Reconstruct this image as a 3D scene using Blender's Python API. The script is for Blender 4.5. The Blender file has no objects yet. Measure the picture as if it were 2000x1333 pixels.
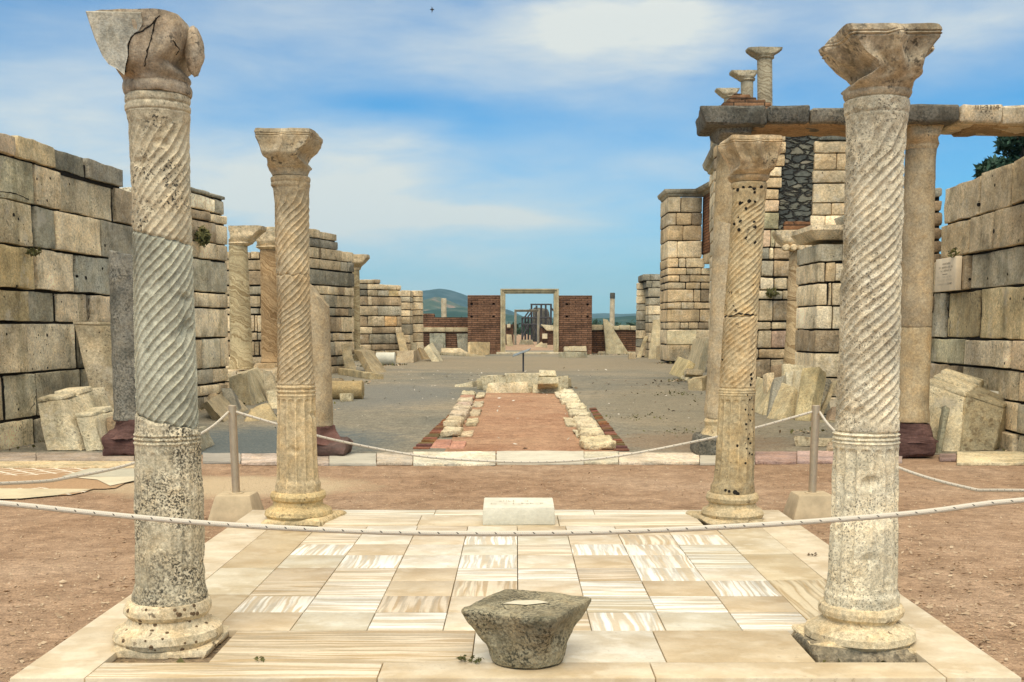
import bpy, math, random
from mathutils import Vector, noise
from math import radians as RAD, sin, cos, pi, sqrt, exp, tan

sc = bpy.context.scene
COL = sc.collection
# ------------------------------------------------------------------ camera
F, CX, YH, PITCH, EYE = 2170.0, 1007.0, 641.0, RAD(7.0), 1.6      # in pixels of the 2000 wide photograph / metres
CY = YH + F*tan(PITCH)
cam = bpy.data.cameras.new('camera'); camo = bpy.data.objects.new('camera', cam); COL.objects.link(camo)
cam.sensor_width = 36.0; cam.sensor_fit = 'HORIZONTAL'; cam.lens = 36.0*F/2000
cam.shift_x = (1000-CX)/2000; cam.shift_y = (CY-666.5)/2000
cam.clip_start = 0.1; cam.clip_end = 30000
camo.location = (0, 0, EYE); camo.rotation_euler = (pi/2-PITCH, 0, 0)
sc.camera = camo
sc.view_settings.view_transform = 'Standard'; sc.view_settings.look = 'None'
sc.view_settings.exposure = 1.1; sc.view_settings.gamma = 1.0
sc.cycles.max_bounces = 6; sc.cycles.diffuse_bounces = 3; sc.cycles.glossy_bounces = 2
sc.cycles.volume_bounces = 0; sc.cycles.use_denoising = True
S_, C_ = sin(PITCH), cos(PITCH)
def ray(px, py):
    u = (px-CX)/F; v = (py-CY)/F
    return Vector((u, C_-S_*v, -S_-C_*v))
def G(px, py, z=0.0):                       # photograph point -> point on the level z
    d = ray(px, py); t = (z-EYE)/d.z
    return Vector((0, 0, EYE))+d*t
def W(px, py, Y):                           # photograph point -> point at the distance Y
    d = ray(px, py); t = Y/d.y
    return Vector((0, 0, EYE))+d*t
# ------------------------------------------------------------------ sky and sun
SUN_EL, SUN_AZ = RAD(55), RAD(190)          # azimuth clockwise from +Y (behind the camera, a little to the left)
wd = bpy.data.worlds.new('World'); sc.world = wd; wd.use_nodes = True
class NT:
    def __init__(s, tree): s.t = tree; s.n = tree.nodes; s.l = tree.links; s.n.clear()
    def new(s, typ, **kw):
        nd = s.n.new(typ)
        for k, v in kw.items(): setattr(nd, k, v)
        return nd
    def set(s, sock, v):
        if isinstance(v, bpy.types.NodeSocket): s.l.new(v, sock)
        elif v is not None: sock.default_value = v
    def math(s, op, a, b=None, c=None, clamp=False):
        nd = s.new('ShaderNodeMath', operation=op, use_clamp=clamp)
        for i, v in enumerate((a, b, c)):
            if v is not None: s.set(nd.inputs[i], v)
        return nd.outputs[0]
    def vmath(s, op, a, b=None, scale=None):
        nd = s.new('ShaderNodeVectorMath', operation=op)
        s.set(nd.inputs[0], a)
        if b is not None: s.set(nd.inputs[1], b)
        if scale is not None: s.set(nd.inputs['Scale'], scale)
        return nd.outputs[0]
    def mix(s, fac, a, b, blend='MIX'):
        nd = s.new('ShaderNodeMix', data_type='RGBA', blend_type=blend, clamp_factor=True)
        s.set(nd.inputs[0], fac)
        for i, v in ((6, a), (7, b)):
            if isinstance(v, (tuple, list)) and len(v) == 3: v = (*v, 1)
            s.set(nd.inputs[i], v)
        return nd.outputs[2]
    def ramp(s, fac, stops, mode='LINEAR'):
        nd = s.new('ShaderNodeValToRGB'); cr = nd.color_ramp; cr.interpolation = mode
        while len(cr.elements) < len(stops): cr.elements.new(0.5)
        for e, (p, c) in zip(cr.elements, stops):
            e.position = p; e.color = (c, c, c, 1) if isinstance(c, (int, float)) else (*c, 1)
        s.set(nd.inputs[0], fac); return nd.outputs[0]
    def noise(s, vec, scale, detail=4, rough=0.55, dist=0.0):
        nd = s.new('ShaderNodeTexNoise'); s.set(nd.inputs['Vector'], vec)
        nd.inputs['Scale'].default_value = scale; nd.inputs['Detail'].default_value = detail
        nd.inputs['Roughness'].default_value = rough; nd.inputs['Distortion'].default_value = dist
        return nd
    def sep(s, v):
        nd = s.new('ShaderNodeSeparateXYZ'); s.set(nd.inputs[0], v); return nd.outputs
    def comb(s, x, y, z):
        nd = s.new('ShaderNodeCombineXYZ')
        for i, v in enumerate((x, y, z)): s.set(nd.inputs[i], v)
        return nd.outputs[0]
def sky():
    t = NT(wd.node_tree)
    tc = t.new('ShaderNodeTexCoord'); dirv = t.vmath('NORMALIZE', tc.outputs['Generated'])
    st = t.new('ShaderNodeTexSky', sky_type='NISHITA'); st.sun_disc = False
    st.sun_elevation = SUN_EL; st.sun_rotation = SUN_AZ; st.altitude = 100; st.air_density = 1.0; st.dust_density = 0.6; st.ozone_density = 1.6
    x, y, z = t.sep(dirv)
    az = t.math('ARCTAN2', x, y); el = t.math('ARCSINE', z)
    # long, wind drawn cloud texture, in the directions of the sky itself
    flat = t.comb(t.math('MULTIPLY', az, 2.2), t.math('MULTIPLY', el, 9.0), 0.0)
    wrp = t.noise(flat, 1.6, 5, 0.55).outputs['Color']
    wv = t.vmath('SUBTRACT', wrp, (0.5, 0.5, 0.5))
    wx, wy, _ = t.sep(wv)
    az2 = t.math('MULTIPLY_ADD', wx, 0.16, az); el2 = t.math('MULTIPLY_ADD', wy, 0.075, el)
    fin = t.noise(flat, 3.4, 8, 0.6, 0.3).outputs['Fac']
    total = None
    blobs = [(1190, 80, 140, 36, .85), (1330, 62, 120, 32, 0.62), (1090, 105, 260, 55, .28), (930, 418, 150, 20, 0.85), (980, 412, 260, 45, .35),
             (690, 335, 120, 55, 0.66), (520, 420, 260, 70, 0.62), (110, 190, 190, 70, 0.75), (330, 330, 260, 60, .62), (1900, 20, 240, 45, 0.8),
             (1280, 320, 220, 45, 0.5), (960, 500, 420, 50, .5), (640, 60, 300, 60, 0.38), (760, 190, 90, 40, -.3), (1010, 600, 1400, 40, .30),
             (560, 30, 200, 40, .2), (1150, 190, 400, 40, .22), (860, 560, 90, 10, .2)]
    for px, py, sx, sy, amp in blobs:
        d = ray(px, py).normalized(); a0 = math.atan2(d.x, d.y); e0 = math.asin(d.z)
        da = t.math('MULTIPLY', t.math('SUBTRACT', az2, a0), F/sx/1.0); de = t.math('MULTIPLY', t.math('SUBTRACT', el2, e0), F/sy/1.0)
        q = t.math('ADD', t.math('MULTIPLY', da, da), t.math('MULTIPLY', de, de))
        g = t.math('MULTIPLY', t.math('EXPONENT', t.math('MULTIPLY', q, -0.5)), amp)
        total = g if total is None else t.math('ADD', total, g)
    # unseen cloud added above and behind, whitened and warmed for the light it gives
    gen = t.ramp(t.noise(flat, 0.9, 6, 0.6).outputs['Fac'], [(0.25, 0.45), (0.6, 1.5)])
    up = t.ramp(el, [(0.26, 0.0), (0.5, 1.0)])
    total = t.math('ADD', total, t.math('MULTIPLY', gen, up))
    total = t.math('MULTIPLY', total, t.math('MULTIPLY_ADD', fin, 1.15, 0.25))
    total = t.math('ADD', total, t.math('MULTIPLY', t.math('SUBTRACT', fin, 0.46), 0.25), clamp=True)
    tint = t.mix(1.0, st.outputs[0], (0.215, 0.645, .93), 'MULTIPLY')
    cl = t.mix(total, tint, t.mix(t.ramp(el, [(0.26, 0.0), (0.5, 1.0)]), (5.5, 5.7, 5.45), (8.5, 7.7, 6.4)))
    bg = t.new('ShaderNodeBackground'); t.set(bg.inputs[0], cl); bg.inputs[1].default_value = 0.068
    out = t.new('ShaderNodeOutputWorld'); t.l.new(bg.outputs[0], out.inputs[0])
sky()
sl = bpy.data.lights.new('sun', 'SUN'); sl.energy = 1.5; sl.angle = RAD(45); sl.color = (1, 0.925, 0.80)
so = bpy.data.objects.new('sun', sl); COL.objects.link(so)
_d = Vector((sin(SUN_AZ)*cos(SUN_EL), cos(SUN_AZ)*cos(SUN_EL), sin(SUN_EL)))
so.rotation_euler = (-_d).to_track_quat('-Z', 'Y').to_euler(); so.location = _d*60

# ------------------------------------------------------------------ materials
def material(name):
    m = bpy.data.materials.new(name); m.use_nodes = True; return m, NT(m.node_tree)
def finish(t, col, rough=0.85, bump=None, bstr=0.3, bdist=0.02, spec=0.3, metal=0.0):
    p = t.new('ShaderNodeBsdfPrincipled'); t.set(p.inputs['Base Color'], col if not isinstance(col, tuple) else (*col, 1))
    t.set(p.inputs['Roughness'], rough); p.inputs['Specular IOR Level'].default_value = spec; p.inputs['Metallic'].default_value = metal
    if bump is not None:
        b = t.new('ShaderNodeBump'); b.inputs['Strength'].default_value = bstr; b.inputs['Distance'].default_value = bdist
        t.set(b.inputs['Height'], bump); t.l.new(b.outputs[0], p.inputs['Normal'])
    o = t.new('ShaderNodeOutputMaterial'); t.l.new(p.outputs[0], o.inputs[0])
def coords(t):
    tc = t.new('ShaderNodeTexCoord'); oi = t.new('ShaderNodeObjectInfo')
    off = t.vmath('SCALE', (13.7, 7.3, 19.1), scale=oi.outputs['Random'])
    return t.vmath('ADD', tc.outputs['Object'], off), oi.outputs['Color'], oi.outputs['Random']
def stone(name, sc_=1.0, stain=0.4, lichen=0.3, lsc=40, lcol=(0.035, 0.033, 0.028), streak=0.0, warm=0.35, bstr=0.5, bdist=0.02, lmask=(0.45, 0.65), thr=(0.56, 0.62), pit=0.4, shared=0.0):
    """Weathered stone: the object's own colour, mottled, stained and spotted with lichen."""
    m, t = material(name); v, col, rnd = coords(t)
    n1 = t.noise(v, 1.7*sc_, 7, 0.62).outputs['Fac']; n2 = t.noise(v, 5.5*sc_, 6, 0.65, 0.4).outputs['Fac']; n3 = t.noise(v, 28*sc_, 5, 0.7).outputs['Fac']
    k = t.ramp(n1, [(0.28, 0.62), (0.72, 1.34)]); c = t.mix(1.0, col, k, 'MULTIPLY')
    c = t.mix(1.0, c, t.ramp(n3, [(0.28, 0.60), (0.72, 1.34)]), 'MULTIPLY'); n4 = t.noise(v, 90*sc_, 3, 0.7).outputs['Fac']; c = t.mix(1.0, c, t.ramp(n4, [(0.3, 0.74), (0.7, 1.24)]), 'MULTIPLY')
    c = t.mix(t.math('MULTIPLY', t.ramp(n2, [(0.42, 0.0), (0.68, 1.0)]), warm), c, t.mix(1.0, c, (1.16, 0.95, 0.68), 'MULTIPLY'))
    if stain:
        s_ = t.noise(t.vmath('ADD', v, (31, 5, 9)), 2.4*sc_, 9, 0.68).outputs['Fac']
        c = t.mix(t.math('MULTIPLY', t.ramp(s_, [(0.50, 0.0), (0.66, 1.0)]), stain), c, t.mix(1.0, c, (0.36, 0.38, 0.36), 'MULTIPLY'))
    if streak:
        vs = t.vmath('MULTIPLY', v, (1.0, 1.0, 0.10))
        s_ = t.noise(vs, 7.0*sc_, 5, 0.6).outputs['Fac']
        c = t.mix(t.math('MULTIPLY', t.ramp(s_, [(0.54, 0.0), (0.68, 1.0)]), streak), c, t.mix(1.0, c, (0.33, 0.35, 0.30), 'MULTIPLY'))
    at = t.new('ShaderNodeAttribute', attribute_name='wear')
    c = t.mix(at.outputs['Fac'], c, t.mix(1.0, c, (1.75, 1.72, 1.62), 'MULTIPLY'))
    if shared:
        gp = t.new('ShaderNodeNewGeometry').outputs['Position']; gx, gy, gz = t.sep(gp)
        a_ = t.noise(gp, 0.55, 6, 0.62).outputs['Fac']; c = t.mix(1.0, c, t.ramp(a_, [(0.32, 0.62), (0.5, 1.0), (0.68, 1.30)]), 'MULTIPLY')
        run = t.noise(t.comb(t.math('ADD', gx, gy), 0.0, t.math('MULTIPLY', gz, 0.12)), 2.2, 5, 0.65).outputs['Fac']
        c = t.mix(t.math('MULTIPLY', t.ramp(run, [(0.55, 0.0), (0.68, 1.0)]), shared), c, t.mix(1.0, c, (0.42, 0.42, 0.36), 'MULTIPLY'))
        pl = t.noise(t.vmath('ADD', gp, (9, 4, 2)), 2.1, 7, 0.7).outputs['Fac']
        c = t.mix(t.math('MULTIPLY', t.ramp(pl, [(0.56, 0.0), (0.66, 1.0)]), 0.5), c, (0.62, 0.56, 0.44))
    h = t.math('ADD', t.math('MULTIPLY', n4, 0.2), t.math('ADD', t.math('MULTIPLY', n3, 0.5), n2))
    if lichen:
        a = t.noise(v, lsc, 3, 0.6).outputs['Fac']; b = t.noise(t.vmath('ADD', v, (3, 77, 1)), 3.2*sc_, 4, 0.6).outputs['Fac']
        lm = t.math('MULTIPLY', t.ramp(a, [(thr[0], 0.0), (thr[1], 1.0)]), t.ramp(b, [(lmask[0], 0.0), (lmask[1], 1.0)]))
        c = t.mix(t.math('MULTIPLY', lm, lichen), c, lcol)
    if pit:
        a = t.new('ShaderNodeTexVoronoi'); t.set(a.inputs['Vector'], v); a.inputs['Scale'].default_value = 9*sc_
        pm = t.ramp(a.outputs['Distance'], [(0.06, 1.0), (0.12, 0.0)]); g = t.noise(v, 1.3*sc_, 2).outputs['Fac']
        pm = t.math('MULTIPLY', pm, t.ramp(g, [(0.48, 0.0), (0.56, 1.0)]))
        c = t.mix(t.math('MULTIPLY', pm, pit), c, (0.03, 0.026, 0.02)); h = t.math('SUBTRACT', h, pm)
    finish(t, c, 0.9, h, bstr, bdist, 0.2); return m
def veined(name, c2, scale=(1, 1, 1), freq=3.0, amount=0.8, rough=0.8, spec=0.25, dist=2.5, mottle=0.5, fine=True, bstr=0.15):
    """Banded marble: the object's colour crossed by bands of a second colour."""
    m, t = material(name); v, col, rnd = coords(t)
    vs = t.vmath('MULTIPLY', v, scale)
    w = t.noise(vs, freq, 7, 0.6, dist).outputs['Fac']; w2 = t.noise(vs, freq*3.1, 5, 0.6, dist*0.6).outputs['Fac']
    f = t.ramp(w, [(0.34, 0.0), (0.44, 1.0), (0.50, 0.12), (0.58, 0.9), (0.66, 0.0)])
    if fine: f = t.math('ADD', t.math('MULTIPLY', f, 0.7), t.math('MULTIPLY', t.ramp(w2, [(0.45, 0.0), (0.62, 1.0)]), 0.4), clamp=True)
    c = t.mix(t.math('MULTIPLY', f, amount), col, c2)
    n = t.noise(v, 2.6, 6, 0.65).outputs['Fac']; n3 = t.noise(v, 40, 4, 0.7).outputs['Fac']
    c = t.mix(1.0, c, t.ramp(n, [(0.3, 1-0.35*mottle), (0.7, 1+0.3*mottle)]), 'MULTIPLY')
    c = t.mix(1.0, c, t.ramp(n3, [(0.3, 1-0.12*mottle), (0.7, 1+0.12*mottle)]), 'MULTIPLY')
    r = t.ramp(n, [(0.3, min(1, rough+.12)), (0.7, max(0, rough-.08))])
    finish(t, c, r, n3, bstr, 0.006, spec); return m
M = {}
M['ashlar'] = stone('ashlar_stone', 1.0, 0.6, 0.6, 30, streak=0.18, pit=0.85, bstr=0.9, bdist=0.03, shared=0.6)
M['wallfar'] = stone('ashlar_stone_far', 0.6, 0.5, 0.45, 14, streak=0.2, bstr=0.8, bdist=0.06, pit=0.7, shared=0.5)
M['rough'] = stone('rough_stone', 1.2, 0.4, 0.4, 34, pit=0.3, bstr=0.7)
M['dark'] = stone('weathered_stone', 1.1, 0.7, 0.75, 38, lcol=(0.03, 0.032, 0.03), lmask=(0.3, 0.6), thr=(0.45, 0.60), pit=0.3, bstr=0.8)
M['shaft_spot'] = stone('spotted_column_marble', 1.6, 0.25, 0.95, 80, lmask=(0.46, 0.60), thr=(0.555, 0.60), pit=0.15, bstr=0.55, bdist=0.012)
M['shaft_grey'] = stone('grey_column_marble', 1.6, 0.15, 0.10, 60, warm=0.12, pit=0.0, bstr=0.5, bdist=0.010)
M['shaft_lichen'] = stone('lichen_column_marble', 1.8, 0.4, 0.95, 95, lcol=(0.05, 0.046, 0.035), lmask=(0.36, 0.60), thr=(0.48, 0.545), pit=0.2, bstr=0.8, bdist=0.014)
M['shaft_speck'] = stone('speckled_column_marble', 1.8, 0.35, 0.8, 110, lcol=(0.06, 0.055, 0.045), lmask=(0.30, 0.62), thr=(0.565, 0.60), pit=0.1, bstr=0.9, bdist=0.014)
M['shaft_buff'] = stone('buff_column_marble', 1.3, 0.25, 0.25, 50, lmask=(0.55, 0.66), thr=(0.58, 0.62), warm=0.5, pit=0.0, bstr=0.45, bdist=0.010)
M['shaft_hole'] = stone('holed_column_marble', 1.3, 0.15, 0.9, 24, lcol=(0.03, 0.022, 0.015), lmask=(0.50, 0.58), thr=(0.66, 0.68), warm=0.6, pit=0.0, bstr=0.5, bdist=0.010)
M['base'] = stone('base_marble', 1.7, 0.3, 0.75, 26, lcol=(0.11, 0.075, 0.045), lmask=(0.44, 0.58), thr=(0.60, 0.64), warm=0.5, pit=0.0, bstr=0.5, bdist=0.010)
M['cap'] = stone('capital_marble', 1.5, 0.55, 0.75, 44, lmask=(0.5, 0.62), thr=(0.54, 0.60), warm=0.5, pit=0.1, bstr=0.6, bdist=0.014)
M['cap_loose'] = stone('lichened_capital_stone', 2.2, 0.75, 0.85, 75, lcol=(0.045, 0.045, 0.032), lmask=(0.32, 0.60), thr=(0.49, 0.57), warm=0.35, pit=0.5, bstr=0.9, bdist=0.016)
M['redbase'] = veined('red_breccia', (0.15, 0.085, 0.07), (.7, .7, 4.5), 3.0, 0.75, 0.85, 0.2, 1.2, 1.5, bstr=0.9)
def m_vein():
    m, t = material('veined_column_marble'); v, col, rnd = coords(t)
    wob = t.vmath('SCALE', t.vmath('SUBTRACT', t.noise(v, 1.5, 4, 0.5).outputs['Color'], (.5, .5, .5)), scale=0.9)
    x, y, z = t.sep(t.vmath('ADD', v, wob)); q = t.math('ADD', t.math('MULTIPLY', z, 3.4), t.math('MULTIPLY', x, 1.6))
    w = t.noise(t.comb(q, 0.0, 0.0), 1.6, 3, 0.6).outputs['Fac']
    f = t.ramp(w, [(0.34, 0.0), (0.40, 1.0), (0.45, 0.1), (0.50, 0.0), (0.54, 0.9), (0.58, 0.2), (0.64, 0.8), (0.70, 0.0)])
    c = t.mix(f, t.mix(1.0, col, (1.08, 1.10, 1.12), 'MULTIPLY'), t.mix(1.0, col, (0.50, 0.43, 0.34), 'MULTIPLY'))
    n = t.noise(v, 2.6, 6, 0.65).outputs['Fac']; n3 = t.noise(v, 30, 4, 0.7).outputs['Fac']
    c = t.mix(1.0, c, t.ramp(n, [(0.3, 0.75), (0.7, 1.22)]), 'MULTIPLY'); c = t.mix(1.0, c, t.ramp(n3, [(0.3, 0.8), (0.7, 1.2)]), 'MULTIPLY')
    finish(t, c, 0.8, n3, 0.3, 0.01, 0.25); return m
M['vein'] = m_vein()
M['sign_metal'] = None
def tile_mat(name, scale, kind):
    """Paving marble: broad clear bands of white, tan and grey (kind 1) or soft clouds (kind 0) in the slab's own colour."""
    m, t = material(name); v, col, rnd = coords(t)
    wob = t.vmath('SCALE', t.vmath('SUBTRACT', t.noise(v, 3.0, 3, 0.5).outputs['Color'], (.5, .5, .5)), scale=0.045)
    vs = t.vmath('MULTIPLY', t.vmath('ADD', v, wob), scale)
    w = t.noise(vs, 1.0, 2.2, 0.55).outputs['Fac']; w2 = t.noise(t.vmath('ADD', vs, (7, 3, 1)), 2.3, 2, 0.5).outputs['Fac']
    white = t.mix(1.0, col, (1.14, 1.19, 1.28), 'MULTIPLY'); tan = t.mix(1.0, col, (0.72, 0.63, 0.49), 'MULTIPLY'); grey = t.mix(1.0, col, (0.66, 0.67, 0.67), 'MULTIPLY')
    if kind:
        f = t.ramp(w, [(0.36, 0.0), (0.42, 1.0), (0.47, 0.15), (0.53, 0.0), (0.56, 0.85), (0.62, 0.9), (0.66, 0.0)]); g = t.ramp(w2, [(0.48, 0.0), (0.56, 0.75), (0.64, 0.0)])
        c = t.mix(f, white, tan); c = t.mix(g, c, grey)
    else:
        f = t.ramp(w, [(0.40, 0.0), (0.62, 1.0)]); c = t.mix(t.math('MULTIPLY', f, 0.6), col, tan); c = t.mix(t.math('MULTIPLY', t.ramp(w2, [(0.52, 0.0), (0.66, 1.0)]), 0.55), c, white)
    n = t.noise(v, 2.2, 6, 0.65).outputs['Fac']; n3 = t.noise(v, 45, 4, 0.7).outputs['Fac']
    c = t.mix(1.0, c, t.ramp(n, [(0.3, 0.86), (0.7, 1.10)]), 'MULTIPLY'); c = t.mix(1.0, c, t.ramp(n3, [(0.3, 0.93), (0.7, 1.06)]), 'MULTIPLY')
    d = t.noise(t.vmath('ADD', v, (40, 2, 8)), 26, 4, 0.7).outputs['Fac']; dm = t.noise(v, 1.4, 3).outputs['Fac']
    c = t.mix(t.math('MULTIPLY', t.math('MULTIPLY', t.ramp(d, [(0.60, 0.0), (0.68, 1.0)]), t.ramp(dm, [(0.45, 0.0), (0.65, 1.0)])), 0.45), c, (0.22, 0.16, 0.09))
    finish(t, c, t.ramp(n, [(0.3, 0.62), (0.7, 0.38)]), n3, 0.05, 0.006, 0.35); return m
M['tile_x'] = tile_mat('paving_marble_banded_across', (0.5, 10, 1), 1)
M['tile_y'] = tile_mat('paving_marble_banded_along', (11, 0.5, 1), 1)
M['tile_p'] = tile_mat('paving_marble_clouded', (3.2, 4.2, 1), 0)
M['slab'] = stone('fragment_marble', 1.0, 0.45, 0.5, 36, streak=0.25, warm=0.45, pit=0.3, bstr=0.7, bdist=0.02)
M['white'] = veined('white_marble', (0.45, 0.43, 0.34), (2, 2, 3), 1.6, 0.35, 0.7, 0.25, 2.5, 0.5, bstr=0.3)
M['porous'] = stone('worn_limestone', 1.6, 0.3, 0.7, 16, lcol=(0.16, 0.11, 0.055), lmask=(0.4, 0.6), thr=(0.52, 0.6), pit=0.5, bstr=0.9, bdist=0.03)
def m_brick():
    m, t = material('thin_brickwork'); tc = t.new('ShaderNodeTexCoord'); oi = t.new('ShaderNodeObjectInfo')
    x, y, z = t.sep(tc.outputs['Object']); v = t.comb(t.math('ADD', x, y), z, 0.0)
    b = t.new('ShaderNodeTexBrick'); t.set(b.inputs['Vector'], v)
    b.inputs['Scale'].default_value = 1.0; b.inputs['Brick Width'].default_value = 0.75; b.inputs['Row Height'].default_value = 0.125
    b.inputs['Mortar Size'].default_value = 0.016; b.inputs['Mortar Smooth'].default_value = 0.3; b.inputs['Bias'].default_value = 0.0
    b.inputs['Color1'].default_value = (0.21, 0.112, 0.064, 1); b.inputs['Color2'].default_value = (0.125, 0.066, 0.040, 1); b.inputs['Mortar'].default_value = (0.045, 0.03, 0.022, 1)
    n = t.noise(tc.outputs['Object'], 0.9, 6, 0.65).outputs['Fac']; n3 = t.noise(tc.outputs['Object'], 9, 4, 0.7).outputs['Fac']
    c = t.mix(1.0, b.outputs['Color'], t.ramp(n, [(0.3, 0.5), (0.7, 1.5)]), 'MULTIPLY')
    c = t.mix(1.0, c, t.ramp(n3, [(0.3, 0.6), (0.7, 1.5)]), 'MULTIPLY')
    c = t.mix(1.0, c, oi.outputs['Color'], 'MULTIPLY')
    h = t.math('SUBTRACT', t.math('MULTIPLY', n3, 0.3), b.outputs['Fac'])
    finish(t, c, 0.95, h, 0.8, 0.03, 0.15); return m
M['brick'] = m_brick()
def m_rubble():
    m, t = material('rubble_masonry'); tc = t.new('ShaderNodeTexCoord')
    x, y, z = t.sep(tc.outputs['Object']); v = t.comb(x, t.math('MULTIPLY', z, 2.1), y)
    w = t.vmath('ADD', v, t.vmath('SCALE', t.noise(v, 2.2, 3).outputs['Color'], scale=0.45))
    a = t.new('ShaderNodeTexVoronoi', feature='DISTANCE_TO_EDGE'); t.set(a.inputs['Vector'], w); a.inputs['Scale'].default_value = 3.6
    b = t.new('ShaderNodeTexVoronoi'); t.set(b.inputs['Vector'], w); b.inputs['Scale'].default_value = 3.6
    r, g, bb = t.sep(b.outputs['Color'])
    c = t.ramp(r, [(0.0, (0.06, 0.065, 0.06)), (0.5, (0.12, 0.125, 0.105)), (0.8, (0.17, 0.165, 0.125)), (1.0, (0.26, 0.23, 0.17))])
    n = t.noise(tc.outputs['Object'], 14, 5, 0.7).outputs['Fac']; c = t.mix(1.0, c, t.ramp(n, [(0.3, 0.65), (0.7, 1.3)]), 'MULTIPLY')
    j = t.ramp(a.outputs['Distance'], [(0.01, 0.0), (0.16, 1.0)])
    c = t.mix(j, (0.030, 0.028, 0.025), c)
    finish(t, c, 0.95, j, 0.9, 0.08, 0.15); return m
M['rubble'] = m_rubble()
def m_ground(name, cols, s1=0.35, sfine=60, litter=None, bstr=0.6, patch=None):
    m, t = material(name); g = t.new('ShaderNodeNewGeometry'); v = g.outputs['Position']
    n1 = t.noise(v, s1, 6, 0.6).outputs['Fac']; n2 = t.noise(v, 4.0, 6, 0.7).outputs['Fac']; n3 = t.noise(v, sfine, 4, 0.75).outputs['Fac']
    c = t.ramp(n1, [(0.32, cols[0]), (0.5, cols[1]), (0.68, cols[2])])
    c = t.mix(1.0, c, t.ramp(n2, [(0.3, 0.74), (0.7, 1.24)]), 'MULTIPLY'); c = t.mix(1.0, c, t.ramp(n3, [(0.28, 0.45), (0.72, 1.5)]), 'MULTIPLY'); n5 = t.noise(t.vmath('MULTIPLY', v, (1.0, 1.6, 1.0)), 14, 4, 0.7).outputs['Fac']; c = t.mix(1.0, c, t.ramp(n5, [(0.32, 0.72), (0.68, 1.27)]), 'MULTIPLY')
    if patch:
        x, y, z = t.sep(v)
        for (x0, y0, sx, sy, pc, amt) in patch:         # soil patches of their own colour, with ragged edges
            dx = t.math('MULTIPLY', t.math('SUBTRACT', x, x0), 1/sx); dy = t.math('MULTIPLY', t.math('SUBTRACT', y, y0), 1/sy)
            q = t.math('ADD', t.math('MULTIPLY', dx, dx), t.math('MULTIPLY', dy, dy)); q = t.math('ADD', q, t.math('MULTIPLY', t.math('SUBTRACT', n2, 0.5), 1.6))
            c = t.mix(t.math('MULTIPLY', t.ramp(q, [(0.3, 1.0), (1.3, 0.0)]), amt), c, t.mix(1.0, pc, t.ramp(n3, [(0.28, 0.6), (0.72, 1.35)]), 'MULTIPLY'))
    if litter:
        a = t.new('ShaderNodeTexVoronoi'); t.set(a.inputs['Vector'], t.vmath('ADD', v, t.vmath('SCALE', t.noise(v, 9, 2).outputs['Color'], scale=0.12))); a.inputs['Scale'].default_value = litter[0]
        f = t.ramp(a.outputs['Distance'], [(0.14, 1.0), (0.22, 0.0)]); k = t.ramp(n2, [(0.45, 0.0), (0.62, 1.0)])
        c = t.mix(t.math('MULTIPLY', t.math('MULTIPLY', f, k), 0.75), c, litter[1])
    h = t.math('ADD', n3, t.math('MULTIPLY', n2, 0.8))
    finish(t, c, 0.95, h, bstr, 0.02, 0.15); return m
M['dirt'] = m_ground('red_dirt', [(0.285, 0.178, 0.105), (0.355, 0.235, 0.146), (0.425, 0.30, 0.20)], 0.5, 75, (75, (0.52, 0.38, 0.25)), patch=[(-2.9, 11.2, 1.6, 0.9, (0.55, 0.44, 0.28), 0.8)])
M['gravel'] = m_ground('nave_gravel', [(0.155, 0.152, 0.122), (0.22, 0.20, 0.15), (0.29, 0.245, 0.17)], 0.30, 26, (14, (0.35, 0.31, 0.24)),
                       patch=[(-3.6, 15.5, 2.2, 3.0, (0.105, 0.128, 0.13), 0.85), (3.4, 22, 2.0, 9, (0.22, 0.185, 0.12), 0.5), (-3.0, 27, 2.0, 6, (0.175, 0.175, 0.155), 0.7), (1, 52, 9, 14, (0.26, 0.21, 0.135), 0.7), (2.6, 15.6, 1.6, 1.6, (0.26, 0.18, 0.11), 0.6)])
M['pit'] = m_ground('tomb_earth', [(0.31, 0.165, 0.095), (0.38, 0.225, 0.135), (0.43, 0.27, 0.165)], 0.6, 55, (22, (0.46, 0.33, 0.21)))
M['hole'] = m_ground('pit_earth', [(0.10, 0.075, 0.05), (0.16, 0.12, 0.08), (0.22, 0.17, 0.11)], 1.5, 60, (30, (0.3, 0.24, 0.14)))
def simple(name, c, rough=0.6, metal=0.0, var=0.25, scale=8, spec=0.4, bstr=0.1):
    m, t = material(name); v, col, rnd = coords(t); n = t.noise(v, scale, 5, 0.65).outputs['Fac']
    cc = t.mix(1.0, (*c, 1), t.ramp(n, [(0.3, 1-var), (0.7, 1+var)]), 'MULTIPLY'); finish(t, cc, rough, n, bstr, 0.005, spec, metal); return m
M['steel'] = simple('brushed_steel', (0.60, 0.50, 0.36), 0.5, 0.9, 0.1, 20)
M['iron'] = simple('dark_iron', (0.06, 0.065, 0.075), 0.6, 0.3, 0.2)
M['panel'] = simple('sign_panel', (0.16, 0.19, 0.20), 0.45, 0.0, 0.15)
M['concrete'] = simple('cast_concrete', (0.50, 0.40, 0.255), 0.9, 0.0, 0.22, 6, 0.2, 0.4)
M['plaque'] = simple('plaque_marble', (0.74, 0.61, 0.42), 0.6, 0.0, 0.12, 5)
M['ink'] = simple('engraved_paint', (0.07, 0.05, 0.03), 0.8, 0.0, 0.2)
M['inkf'] = simple('faded_engraving', (0.52, 0.47, 0.36), 0.8, 0.0, 0.2)
M['mortar'] = simple('joint_earth', (0.022, 0.019, 0.015), 0.95, 0.0, 0.3, 5, 0.1, 0.5)
M['crack'] = M['mortar']
M['lichen'] = simple('brown_lichen', (0.13, 0.085, 0.045), 0.95, 0.0, 0.4, 60)
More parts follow.
